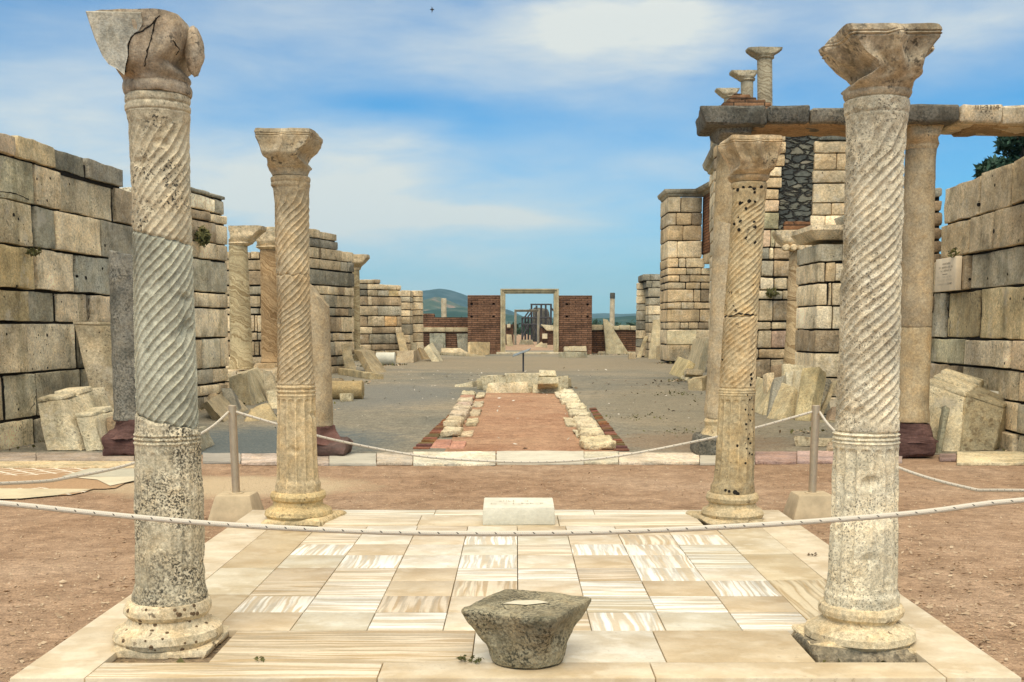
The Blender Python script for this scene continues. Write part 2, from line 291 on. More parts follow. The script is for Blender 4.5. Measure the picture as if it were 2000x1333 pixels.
M['bird'] = simple('bird_feathers', (0.02, 0.02, 0.025), 0.7)
M['timber'] = simple('scaffold_timber', (0.05, 0.048, 0.05), 0.8)
M['bark'] = simple('tree_bark', (0.10, 0.075, 0.055), 0.95, 0, 0.35, 6)
M['drystem'] = simple('dry_stem', (0.30, 0.20, 0.09), 0.9, 0, .3)
def m_leaf(name, a, b):
    m, t = material(name); g = t.new('ShaderNodeNewGeometry'); r = g.outputs['Random Per Island']
    n = t.noise(g.outputs['Position'], 1.2, 3).outputs['Fac']
    c = t.mix(t.math('ADD', t.math('MULTIPLY', r, 0.6), t.math('MULTIPLY', n, 0.4)), (*a, 1), (*b, 1)); finish(t, c, 0.7, None, spec=0.25); return m
M['pine'] = m_leaf('pine_needles', (0.014, 0.042, 0.028), (0.045, 0.095, 0.055))
M['weed'] = m_leaf('weed_leaves', (0.05, 0.06, 0.02), (0.17, 0.15, 0.05))
M['farwood'] = m_leaf('far_foliage', (0.015, 0.045, 0.025), (0.04, 0.08, 0.04))
M['litter'] = m_leaf('dry_leaf_litter', (0.24, 0.14, 0.07), (0.62, 0.50, 0.34))
M['chip'] = m_leaf('pale_chips', (0.35, 0.31, 0.24), (0.75, 0.70, 0.60))
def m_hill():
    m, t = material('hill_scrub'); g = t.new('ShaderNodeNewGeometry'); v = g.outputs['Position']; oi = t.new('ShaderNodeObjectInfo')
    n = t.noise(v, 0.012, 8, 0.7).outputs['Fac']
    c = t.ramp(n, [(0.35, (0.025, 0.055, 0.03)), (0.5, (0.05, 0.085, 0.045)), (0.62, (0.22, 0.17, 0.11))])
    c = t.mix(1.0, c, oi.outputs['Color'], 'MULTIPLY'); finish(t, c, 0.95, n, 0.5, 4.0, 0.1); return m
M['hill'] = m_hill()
def m_rope():
    m, t = material('braided_rope'); uv = t.new('ShaderNodeTexCoord').outputs['UV']; u, v, _ = t.sep(uv)
    ph = t.math('FRACT', t.math('ADD', t.math('MULTIPLY', u, 14.0), v)); fl = t.math('FRACT', t.math('MULTIPLY', v, 3.0))
    spot = t.math('MULTIPLY', t.math('LESS_THAN', ph, 0.075), t.math('LESS_THAN', fl, 0.30))
    br = t.math('SINE', t.math('MULTIPLY', t.math('ADD', t.math('MULTIPLY', u, 120.0), t.math('MULTIPLY', v, 4.0)), 6.2832))
    c = t.mix(t.math('MULTIPLY_ADD', br, 0.08, 0.15), (0.66, 0.60, 0.49), (0.42, 0.37, 0.28)); c = t.mix(spot, c, (0.03, 0.03, 0.03))
    finish(t, c, 0.8, br, 0.4, 0.003, 0.2); return m
M['rope'] = m_rope()
def m_mosaic():
    m, t = material('mosaic'); g = t.new('ShaderNodeNewGeometry'); v = g.outputs['Position']; x, y, z = t.sep(v)
    n1 = t.noise(v, 1.6, 4).outputs['Fac']; n3 = t.noise(v, 55, 3, 0.7).outputs['Fac']
    f = 3.9
    p = t.math('ABSOLUTE', t.math('SUBTRACT', t.math('FRACT', t.math('MULTIPLY', t.math('ADD', x, y), f)), 0.5)); q = t.math('ABSOLUTE', t.math('SUBTRACT', t.math('FRACT', t.math('MULTIPLY', t.math('SUBTRACT', x, y), f)), 0.5))
    lat = t.math('MAXIMUM', t.math('LESS_THAN', p, 0.09), t.math('LESS_THAN', q, 0.09))
    band = t.ramp(t.math('SINE', t.math('MULTIPLY', t.math('ADD', y, t.math('MULTIPLY', n1, 0.6)), 3.6)), [(0.30, 0.0), (0.42, 1.0)])
    c = t.mix(t.math('MULTIPLY', lat, band), (0.40, 0.26, 0.145), (0.72, 0.64, 0.50)); c = t.mix(1.0, c, t.ramp(n3, [(0.3, 0.75), (0.7, 1.2)]), 'MULTIPLY')
    finish(t, c, 0.85, n3, 0.3, 0.006, 0.2); return m
M['mosaic'] = m_mosaic()

# ------------------------------------------------------------------ object helpers
P = dict(beige=(0.44, 0.355, 0.245), cream=(0.55, 0.455, 0.32), pale=(0.60, 0.53, 0.41), grey=(0.29, 0.275, 0.23), slate=(0.19, 0.195, 0.175), dark=(0.13, 0.13, 0.115),
         ochre=(0.42, 0.315, 0.155), warm=(0.47, 0.34, 0.20), brown=(0.30, 0.225, 0.15), white=(0.70, 0.65, 0.54), pink=(0.45, 0.30, 0.25), red=(0.075, 0.040, 0.036), green=(0.30, 0.29, 0.20))
TONE = {'': (.95, .94, .87), 'white': (.95, .945, .88), 'brick': (1, 1, 1), 'hill': (1, 1, 1), 'tile_x': (1.0, 1.0, .99), 'tile_y': (1.0, 1.0, .99), 'tile_p': (.94, .94, .92), 'slab': (1.08, 1.08, 1.0), 'base': (1.0, .99, .92), 'porous': (1.05, 1.05, .98),
        'ashlar': (1.78, 1.79, 1.68), 'wallfar': (1.46, 1.44, 1.32), 'dark': (1.0, 1.0, .95), 'cap': (1.16, 1.20, 1.22), 'shaft_buff': (1.02, 1.03, .98), 'shaft_hole': (.98, .98, .90), 'shaft_speck': (1.26, 1.29, 1.28), 'shaft_spot': (1.08, 1.10, 1.05), 'shaft_lichen': (1.16, 1.20, 1.25), 'shaft_grey': (1.75, 1.72, 1.55), 'redbase': (.85, .8, .75)}
def tag(o, label=None, cat=None, group=None, kind=None):
    for k, v in (('label', label), ('category', cat), ('group', group), ('kind', kind)):
        if v: o[k] = v
    return o
def thing(name, label, cat, loc, group=None):
    o = bpy.data.objects.new(name, None); COL.objects.link(o); o.location = loc; o.empty_display_size = 0.2
    return tag(o, label, cat, group, 'thing')
class MB:
    def __init__(s): s.v = []; s.f = []; s.uv = None; s.wear = None
    def build(s, name, mat, parent=None, color=None, smooth=True, org=None):
        off = Vector((0, 0, 0)); q = parent
        while q is not None: off += q.location; q = q.parent
        if org is None:
            if parent is None:
                n = len(s.v); org = Vector((sum(p[0] for p in s.v)/n, sum(p[1] for p in s.v)/n, min(p[2] for p in s.v)))
            else: org = Vector(off)
        me = bpy.data.meshes.new(name); o_ = org
        me.from_pydata([(p[0]-o_[0], p[1]-o_[1], p[2]-o_[2]) for p in s.v], [], s.f)
        if s.uv:
            ul = me.uv_layers.new(name='UVMap')
            for i, l in enumerate(me.loops): ul.data[i].uv = s.uv[l.vertex_index]
        if s.wear:
            w = me.attributes.new('wear', 'FLOAT', 'POINT'); w.data.foreach_set('value', s.wear)
        me.validate(); me.update()
        if smooth:
            for p in me.polygons: p.use_smooth = True
            me.set_sharp_from_angle(angle=RAD(33))
        ob = bpy.data.objects.new(name, me); COL.objects.link(ob); ob.location = o_ - off
        if parent is not None: ob.parent = parent
        me.materials.append(M[mat] if isinstance(mat, str) else mat)
        if color is not None:
            c_ = P[color] if isinstance(color, str) else color; g_ = TONE.get(mat, TONE['']) if isinstance(mat, str) else (1, 1, 1)
            if mat in ('ashlar', 'wallfar'):
                y_ = c_[0]*.3+c_[1]*.59+c_[2]*.11; c_ = tuple(.62*a+.38*y_*w for a, w in zip(c_, (1.20, .985, .70)))
            ob.color = (*(a*b for a, b in zip(c_, g_)), 1)
        return ob
    def hexa(s, c8, b=0.015, seg=0.15, rough=0.006, seed=0, freq=3.0, chip=0.0):
        """A worn block between eight corners (front bottom left/right, front top left/right, then the same behind)."""
        c8 = [Vector(c) for c in c8]
        L = (max((c8[1]-c8[0]).length, (c8[3]-c8[2]).length), max((c8[4]-c8[0]).length, (c8[6]-c8[2]).length), max((c8[2]-c8[0]).length, (c8[3]-c8[1]).length))
        b = min(b, min(L)*0.3); ax = []
        for l in L:
            n = max(1, min(9, int(round((l-2*b)/seg)))); ax.append([0.0]+[b+(l-2*b)*i/n for i in range(n+1)]+[l])
        idx = {}; nx, ny, nz = (len(a)-1 for a in ax); sv = Vector((seed*3.71, seed*1.93, seed*7.17))
        for i, x in enumerate(ax[0]):
            for j, y in enumerate(ax[1]):
                for k, z in enumerate(ax[2]):
                    if 0 < i < nx and 0 < j < ny and 0 < k < nz: continue
                    p = Vector((x, y, z)); q = Vector((min(max(x, b), L[0]-b), min(max(y, b), L[1]-b), min(max(z, b), L[2]-b))); d = p-q
                    if d.length > 1e-9: p = q+d.normalized()*b
                    u, w, t = p[0]/L[0], p[1]/L[1], p[2]/L[2]
                    pt = ((c8[0]*(1-u)+c8[1]*u)*(1-t)+(c8[2]*(1-u)+c8[3]*u)*t)*(1-w)+((c8[4]*(1-u)+c8[5]*u)*(1-t)+(c8[6]*(1-u)+c8[7]*u)*t)*w
                    nz_ = noise.noise_vector(pt*freq+sv)
                    pt = pt+nz_*rough+noise.noise_vector(pt*freq*4.3+sv)*rough*.45
                    if chip and (i in (0, nx)) + (k in (0, nz)) + (j in (0, ny)) >= 2:
                        cc = (c8[0]+c8[1]+c8[2]+c8[3]+c8[4]+c8[5]+c8[6]+c8[7])/8
                        e = max(0.0, noise.noise(pt*freq*1.7+sv*2)-0.05)*chip
                        pt = pt+(cc-pt).normalized()*e
                    idx[i, j, k] = len(s.v); s.v.append(pt)
        f = s.f; g = idx
        for i in range(nx):
            for k in range(nz):
                f.append((g[i, 0, k], g[i+1, 0, k], g[i+1, 0, k+1], g[i, 0, k+1])); f.append((g[i, ny, k], g[i, ny, k+1], g[i+1, ny, k+1], g[i+1, ny, k]))
        for j in range(ny):
            for k in range(nz):
                f.append((g[0, j, k], g[0, j, k+1], g[0, j+1, k+1], g[0, j+1, k])); f.append((g[nx, j, k], g[nx, j+1, k], g[nx, j+1, k+1], g[nx, j, k+1]))
        for i in range(nx):
            for j in range(ny):
                f.append((g[i, j, 0], g[i, j+1, 0], g[i+1, j+1, 0], g[i+1, j, 0])); f.append((g[i, j, nz], g[i+1, j, nz], g[i+1, j+1, nz], g[i, j+1, nz]))
        return s
    def box(s, x0, x1, y0, y1, z0, z1, **k):
        return s.hexa([(x0, y0, z0), (x1, y0, z0), (x0, y0, z1), (x1, y0, z1), (x0, y1, z0), (x1, y1, z0), (x0, y1, z1), (x1, y1, z1)], **k)
    def rings(s, rr, cap=True):
        """rr: list of closed rings (lists of points, bottom to top)."""
        n = len(rr[0]); b0 = len(s.v)
        for r in rr: s.v.extend(r)
        for i in range(len(rr)-1):
            a = b0+i*n; c = a+n
            for j in range(n):
                k = (j+1) % n; s.f.append((a+j, a+k, c+k, c+j))
        if cap:
            for base, r, fl in ((b0, rr[0], True), (b0+(len(rr)-1)*n, rr[-1], False)):
                ci = len(s.v); m_ = sum((Vector(p) for p in r), Vector((0, 0, 0)))/n; s.v.append(m_)
                for j in range(n):
                    k = (j+1) % n; s.f.append((ci, base+k, base+j) if fl else (ci, base+j, base+k))
        return s
    def tube(s, pts, r, n=8, uv=False):
        pts = [Vector(p) for p in pts]; rr = []; u = 0; us = []
        for i, p in enumerate(pts):
            d = (pts[min(i+1, len(pts)-1)]-pts[max(i-1, 0)]).normalized(); a = d.cross(Vector((0, 0, 1)))
            a = Vector((1, 0, 0)) if a.length < 1e-4 else a.normalized(); c = a.cross(d)
            ri = r[i] if isinstance(r, (list, tuple)) else r
            if i: u += (p-pts[i-1]).length
            rr.append([p+(a*cos(2*pi*j/n)+c*sin(2*pi*j/n))*ri for j in range(n)]); us.append(u)
        s.rings(rr)
        if uv:
            s.uv = [(us[i], j/n) for i in range(len(pts)) for j in range(n)]+[(0, 0), (0, 0)]
        return s
def rings_z(cx, cy, rows, n=48, seed=0, rough=0.0, freq=4.0):
    """Round rings from (z, radius) rows."""
    out = []
    for z, r in rows:
        ring = []
        for j in range(n):
            a = 2*pi*j/n; p = Vector((cx+r*cos(a), cy+r*sin(a), z))
            if rough: p += noise.noise_vector(p*freq+Vector((seed, seed, seed)))*rough
            ring.append(p)
        out.append(ring)
    return out
def lerp_rows(rows, y):
    if y <= rows[0][0]: return rows[0][1:]
    for a, b in zip(rows, rows[1:]):
        if y <= b[0]:
            t = (y-a[0])/(b[0]-a[0]); return [p+(q-p)*t for p, q in zip(a[1:], b[1:])]
    return rows[-1][1:]

from mathutils.bvhtree import BVHTree
def on_surface(objs):
    """A function giving the first point of these meshes met through a photo point, and the surface normal there."""
    V = []; Fc = []
    for o in objs:
        off = Vector((0, 0, 0)); q = o
        while q is not None: off += q.location; q = q.parent
        b0 = len(V); V += [v.co+off for v in o.data.vertices]; Fc += [tuple(i+b0 for i in p.vertices) for p in o.data.polygons]
    bvh = BVHTree.FromPolygons(V, Fc)
    def hit(px, py):
        p, n, i, d = bvh.ray_cast(Vector((0, 0, EYE)), ray(px, py)); return (p, n) if p is not None else (None, None)
    return hit
def crack(parent, objs, lines, r=.004, mat='crack', seed=0):
    hit = on_surface(objs); rnd = random.Random(seed)
    for ln in lines:
        pts = []
        for a, b in zip(ln, ln[1:]):
            n = max(2, int(sqrt((a[0]-b[0])**2+(a[1]-b[1])**2)/5))
            for i in range(n):
                p, nr = hit(a[0]+(b[0]-a[0])*i/n+rnd.uniform(-1.2, 1.2), a[1]+(b[1]-a[1])*i/n+rnd.uniform(-1, 1))
                if p is not None and (not pts or (p-pts[-1]).length < .25): pts.append(p)
        if len(pts) > 2: MB().tube(pts, [r*rnd.uniform(.5, 1.3) for _ in pts], 5).build('crack', mat, parent, None, False)
def pits(parent, objs, spots, mat='crack', name='speck'):
    hit = on_surface(objs)
    for px, py, r in spots:
        mb = MB()
        p, nr = hit(px, py)
        if p is None: continue
        rr = r/F*p.y; a = nr.orthogonal().normalized(); b = nr.cross(a)
        mb.rings([[p+nr*o+(a*cos(2*pi*j/10)+b*sin(2*pi*j/10))*rr*q for j in range(10)] for o, q in ((-.01, 1), (.0012, .95), (.002, .6))]).build(name, mat, parent, None, False)
# ================================================================== the setting
def sheet(name, pts, z, mat, color=None):
    mb = MB(); mb.v = [Vector((p[0], p[1], z)) for p in pts]; mb.f = [tuple(range(len(pts)))]
    o = mb.build(name, mat, None, color, False); tag(o, kind='structure'); return o
sheet('ground', [(-7000, -60), (7000, -60), (7000, 9000), (-7000, 9000)], 0.0, 'dirt')
KY0 = G(1000, 907).y; KY1 = G(1000, 882, .035).y
sheet('nave_floor', [(-40, KY1-.1), (40, KY1-.1), (40, 80), (-40, 80)], 0.006, 'gravel')
pp = [G(x, y) for x, y in ((800, 885), (1232, 885), (1150, 772), (892, 772))]
sheet('tomb_floor', [(G(868, 884).x, KY1-.05), (G(1205, 884).x, KY1-.05), (G(1103, 768).x, G(1000, 768).y), (G(935, 768).x, G(1000, 768).y)], 0.011, 'pit')
# threshold of marble slabs between the red earth and the nave
kerb = tag(bpy.data.objects.new('stone_kerb', None), kind='structure'); COL.objects.link(kerb); kerb.location = (0, KY0, 0)
rnd = random.Random(5)
def kerb_slab(x0, x1, ya, yb, col, mat='white', zt=.035, seed=0, sk=0):
    a = G(x0, ya, zt); b = G(x1, ya, zt); c = G(x0+sk, yb, zt); d = G(x1+sk, yb, zt)
    mb = MB().hexa([(a.x, a.y, 0), (b.x, b.y, 0), a, b, (c.x, c.y, 0), (d.x, d.y, 0), c, d], b=.005, seg=.08, rough=.007, seed=seed, freq=5, chip=.03)
    mb.build('kerb_slab', 'slab' if mat == 'white' and seed % 3 else mat, kerb, tuple(q*k_ for q in col for k_ in (.80+.22*((seed*37) % 10)/10,)))
for i, (x0, x1, ya, yb, col) in enumerate([(-160, 70, 900, 884, (.40, .33, .28)), (71, 262, 899, 884, (.42, .35, .30)), (396, 470, 901, 885, (.42, .38, .34)), (471, 560, 904, 886, (.50, .42, .38)), (560, 642, 905, 886, (.45, .38, .34)),
        (643, 735, 905, 886, (.58, .54, .46)), (736, 806, 904, 884, (.50, .44, .38)), (807, 968, 905, 882, (.72, .68, .58)), (970, 1140, 903, 881, (.74, .69, .58)), (1141, 1208, 902, 882, (.72, .67, .55)), (1209, 1366, 903, 884, (.62, .54, .45)),
        (1367, 1474, 904, 884, (.60, .54, .44)), (1475, 1556, 902, 882, (.42, .29, .26)), (1557, 1640, 901, 881, (.44, .32, .30)), (1640, 1762, 900, 881, (.42, .31, .28)), (1835, 1868, 897, 886, (.35, .25, .23)), (1869, 2150, 904, 882, (.66, .57, .40))]):
    kerb_slab(x0, x1, ya, yb, col, seed=i+1)
kerb_slab(-160, 330, 912, 900.6, (.60, .49, .33), seed=31, zt=.028)
# broken mosaic floor
ms = [(-120, 913), (262, 913), (300, 924), (300, 931), (262, 936), (240, 946), (226, 953), (205, 955), (182, 955), (165, 961), (140, 966), (110, 968), (80, 971), (40, 974), (-120, 977)]
mo = MB(); mo.v = [G(x, y, .012) for x, y in ms]+[G(x, y, 0) for x, y in ms]; n_ = len(ms); mo.f = [tuple(range(n_))]+[(i, i+n_, (i+1) % n_+n_, (i+1) % n_) for i in range(n_)]
tag(mo.build('mosaic_floor', 'mosaic', None, None, False), kind='structure')
for i, (pts, col) in enumerate([([(-120, 977), (40, 974), (110, 967.5), (180, 955.5), (-120, 953.5)], (.66, .56, .38)), ([(120, 931), (300, 931), (300, 915), (175, 915)], (.50, .47, .38)), ([(215, 949), (300, 931), (130, 931.5), (190, 937)], (.68, .60, .45))]):
    mb = MB(); mb.v = [G(x, y, .015+.002*i) for x, y in pts]; mb.f = [tuple(range(len(pts)))]
    mb.build('mosaic_border', 'white', bpy.data.objects['mosaic_floor'], col, False)
# ------------------------------------------------------------------ marble platform of the tomb
ZP = 0.15
plat = tag(bpy.data.objects.new('marble_pavement', None), kind='structure'); COL.objects.link(plat); plat.location = (0, 6.6, 0)
XO = 2.115; YF = G(1007, 1325, ZP).y; YB = G(1007, 996, ZP).y
bed = MB(); bed.box(-XO+.03, XO-.03, YF+.03, YB-.03, 0, ZP-.065, b=.01, seg=3); bed.build('bedding', 'hole', plat)
rnd = random.Random(11)
TONES = [(.70, .615, .47), (.74, .67, .545), (.60, .49, .335), (.66, .56, .41), (.55, .45, .315), (.74, .69, .585), (.63, .58, .46)]
def pslab(x0, x1, y0, y1, col=None, mat=None, z0=.03, seed=None):
    g = .0022; sd = rnd.random()*50
    mb = MB().box(x0+g, x1-g, y0+g, y1-g, z0, ZP+rnd.uniform(-.0015, .0015), b=.004, seg=.3, rough=.0006, seed=sd)
    mb.build('paving_slab', mat or rnd.choice(['tile_x', 'tile_x', 'tile_y', 'tile_p', 'tile_p']), plat, col or rnd.choice(TONES), org=Vector(((x0+x1)/2, (y0+y1)/2, ZP)))
xs = [G(x, 1231.5, ZP).x for x in (418, 566, 716, 865, 1012, 1156, 1301, 1451, 1597)]
ys = [G(1007, y, ZP).y for y in (1231.5, 1196, 1164.6, 1134.6, 1109.4, 1084.5, 1063.5, 1045, 1027.5)]
known = {(0, 0): ('tile_p', 2), (1, 0): ('tile_p', 6), (2, 0): ('tile_x', 5), (3, 0): ('tile_p', 0), (5, 0): ('tile_y', 5), (6, 0): ('tile_p', 6), (7, 0): ('tile_x', 5), (0, 1): ('tile_y', 1), (1, 1): ('tile_x', 5), (2, 1): ('tile_y', 4), (5, 1): ('tile_x', 6), (6, 1): ('tile_x', 5), (7, 1): ('tile_p', 2),
         (0, 2): ('tile_x', 2), (1, 2): ('tile_x', 1), (2, 2): ('tile_p', 2), (4, 2): ('tile_p', 3), (5, 2): ('tile_x', 5), (6, 2): ('tile_p', 2), (7, 2): ('tile_y', 5), (0, 3): ('tile_p', 4), (1, 3): ('tile_x', 3), (2, 3): ('tile_p', 2), (3, 3): ('tile_x', 1), (4, 3): ('tile_x', 5), (6, 3): ('tile_y', 5), (7, 3): ('tile_p', 1),
         (0, 4): ('tile_p', 6), (1, 4): ('tile_y', 5), (2, 4): ('tile_p', 5), (3, 4): ('tile_y', 5), (4, 4): ('tile_p', 1), (5, 4): ('tile_p', 2), (6, 4): ('tile_y', 1), (7, 4): ('tile_x', 6), (0, 5): ('tile_y', 5), (1, 5): ('tile_p', 2), (2, 5): ('tile_p', 1), (3, 5): ('tile_p', 6), (4, 5): ('tile_x', 3), (5, 5): ('tile_y', 5), (6, 5): ('tile_y', 1), (7, 5): ('tile_x', 6),
         (0, 6): ('tile_x', 3), (1, 6): ('tile_p', 1), (2, 6): ('tile_p', 3), (3, 6): ('tile_y', 5), (4, 6): ('tile_p', 6), (5, 6): ('tile_p', 3), (6, 6): ('tile_y', 3), (7, 6): ('tile_y', 1), (1, 7): ('tile_p', 5), (2, 7): ('tile_x', 2), (4, 7): ('tile_p', 2), (5, 7): ('tile_p', 1), (6, 7): ('tile_p', 2), (7, 7): ('tile_p', 3)}
for i in range(8):
    for j in range(8):
        k = known.get((i, j)); pslab(xs[i], xs[i+1], ys[j], ys[j+1], TONES[k[1]] if k else None, k[0] if k else None)
XI = 1.80                                                   # inner edge of the outer border
yk = G(1007, 1293.6, ZP).y                                  # back edge of the front kerb slabs
for a, b, c in ((-2.115, -1.80, 0), (1.80, 2.115, 0)):
    for y0, y1 in ((YF, 6.35), (6.35, YB)): pslab(a, b, y0, y1, (.70, .60, .44), 'tile_p', .0)
for a, b in ((-1.80, G(742, 1310, ZP).x), (G(742, 1310, ZP).x, G(1275, 1310, ZP).x), (G(1275, 1310, ZP).x, 1.80)): pslab(a, b, YF, yk, (.68, .57, .40), 'tile_x' if a < -1 else 'tile_p', .0)
hl = (-1.80, -1.345, yk, G(1007, 1222, ZP).y); hr = (1.315, 1.80, yk, G(1007, 1218, ZP).y)    # the open pits round the front columns
for a, b, m_, c in ((-1.345, G(925, 1262, ZP).x, 'tile_x', (.60, .49, .33)), (G(925, 1262, ZP).x, G(1288, 1262, ZP).x, 'tile_p', (.70, .64, .52)), (G(1288, 1262, ZP).x, 1.315, 'tile_p', (.60, .49, .33))): pslab(a, b, yk, ys[0], c, m_)
yj = [ys[0], G(1007, 1161, ZP).y, G(1007, 1109, ZP).y, G(1007, 1031, ZP).y]
yr = [ys[0], G(1007, 1133, ZP).y, G(1007, 1082, ZP).y, G(1007, 1031, ZP).y]
for j in range(3):
    pslab(-1.80, xs[0], max(yj[j], hl[3]) if j == 0 else yj[j], yj[j+1], [(.60, .49, .32), (.70, .62, .46), (.57, .46, .30)][j], ['tile_p', 'tile_p', 'tile_p'][j])
    pslab(xs[8], 1.80, max(yr[j], hr[3]) if j == 0 else yr[j], yr[j+1], [(.62, .51, .33), (.62, .52, .35), (.66, .58, .43)][j], ['tile_y', 'tile_p', 'tile_p'][j])
if hl[3] > ys[0]: pslab(-1.345, xs[0], ys[0], hl[3], (.6, .49, .33), 'tile_p') if xs[0]+1.345 > .02 else None
y5 = G(1007, 1006, ZP).y
for a, b, c in ((-1.43, G(820, 1015, ZP).x, 'tile_x'), (G(820, 1015, ZP).x, G(1090, 1015, ZP).x, 'tile_p'), (G(1090, 1015, ZP).x, 1.395, 'tile_x')): pslab(a, b, ys[8], y5, (.64, .54, .38), c)
for a, b in ((-1.80, G(850, 1000, ZP).x), (G(850, 1000, ZP).x, G(1160, 1000, ZP).x), (G(1160, 1000, ZP).x, 1.80)): pslab(a, b, y5, YB, (.70, .64, .50), 'tile_x', .0)
if yj[3] < ys[8]: pass
pslab(-1.80, -1.43, yj[3]-.0, yj[3]+.04, (.6, .5, .33), 'tile_p'); pslab(1.395, 1.80, yr[3], yr[3]+.04, (.66, .58, .43), 'tile_p')

# ================================================================== columns
def sil(Y, rows):
    out = []
    for py, xl, xr in rows:
        a = W(xl, py, Y); b = W(xr, py, Y); out.append((a.z, (a.x+b.x)/2, (b.x-a.x)/2))
    return sorted(out)
def shaft(Y, zr, z0, z1, nz, na, flute=None, mould=(), erode=.002, seed=0, ends=(True, True), wearfn=None):
    """A turned shaft between the surfaces z0(angle) and z1(angle), carved by flute(angle, z, r) -> (depth, crest)."""
    mb = MB(); rr = []; wear = []
    ts = [0, .002, .006]+[.012+(1-.024)*i/nz for i in range(nz+1)]+[.994, .998, 1]
    za = [(z0(2*pi*j/na), z1(2*pi*j/na)) for j in range(na)]
    for t in ts:
        ring = []
        for j in range(na):
            a = 2*pi*j/na; zb, zt = za[j]; z = zb+(zt-zb)*t; cx, r = lerp_rows(zr, z); w = 0.0
            if flute:
                d, w = flute(a, z, r); r -= d
            for zc, amp, wd_ in mould:
                q = (z-zc)/wd_
                if abs(q) < 3: r += amp*exp(-q*q)
            if ends[0]: r -= .007*exp(-((z-zb)/.006)**2)
            if ends[1]: r -= .007*exp(-((zt-z)/.006)**2)
            p = Vector((cx+r*cos(a), Y+r*sin(a), z)); nn = noise.noise(p*9+Vector((seed, 0, 0))); n2 = noise.noise(p*38+Vector((seed, 9, 0)))
            e = erode*(nn+.6*n2)-max(0, noise.noise(p*11+Vector((3, seed, 5)))-.42)*.05; p += Vector((cos(a), sin(a), 0))*e; ring.append(p); wear.append(max(0, min(1, w*(.55+.6*n2+.3*nn))))
        rr.append(ring)
    mb.rings(rr); mb.wear = wear+[0, 0]; return mb
def spiral(n, slope, depth, sharp=2.2, zlo=None, zhi=None, fade=.04, wearamt=1.0, bare=None):
    tn = tan(RAD(slope))
    def f(a, z, r):
        ph = n/(2*pi)*(a-z/(max(r, .02)*tn))+.22*noise.noise(Vector((cos(a)*1.3, sin(a)*1.3, z*2.2)))+.06*noise.noise(Vector((cos(a)*4, sin(a)*4, z*9))); s = ph-math.floor(ph); x = abs(2*s-1)          # x = 1 at the crest
        k = .82+.45*noise.noise(Vector((cos(a)*2, sin(a)*2, z*4+7))); d = depth*(1-x**sharp)
        if zhi is not None: k *= max(0, min(1, (zhi-z)/fade))
        if zlo is not None: k *= max(0, min(1, (z-zlo)/fade))
        if bare: k *= bare(a, z)
        return d*k, (max(0, (x-.80)/.20)**1.2)*wearamt*k
    return f
def flutes(n, depth, zlo, zhi, fill=.86, wearamt=.3, phase=0.0):
    def f(a, z, r):
        ph = n*(a+phase)/(2*pi); s = 2*(ph-math.floor(ph))-1; rw = pi*r/n*fill; e = 0.0
        if z > zhi-rw: e = (z-(zhi-rw))/rw
        elif z < zlo+rw: e = ((zlo+rw)-z)/rw
        q = 1-(s/fill)**2-e*e
        return (depth*q**.5 if q > 0 else 0.0), (wearamt if abs(s) > .86 else 0)
    return f
def slant(zl, zr_, jag=.006, seed=0):
    return lambda a: (zl+zr_)/2+(zr_-zl)/2*cos(a)+jag*noise.noise(Vector((cos(a)*2.2+seed, sin(a)*2.2, seed)))*2
def level(z): return lambda a: z
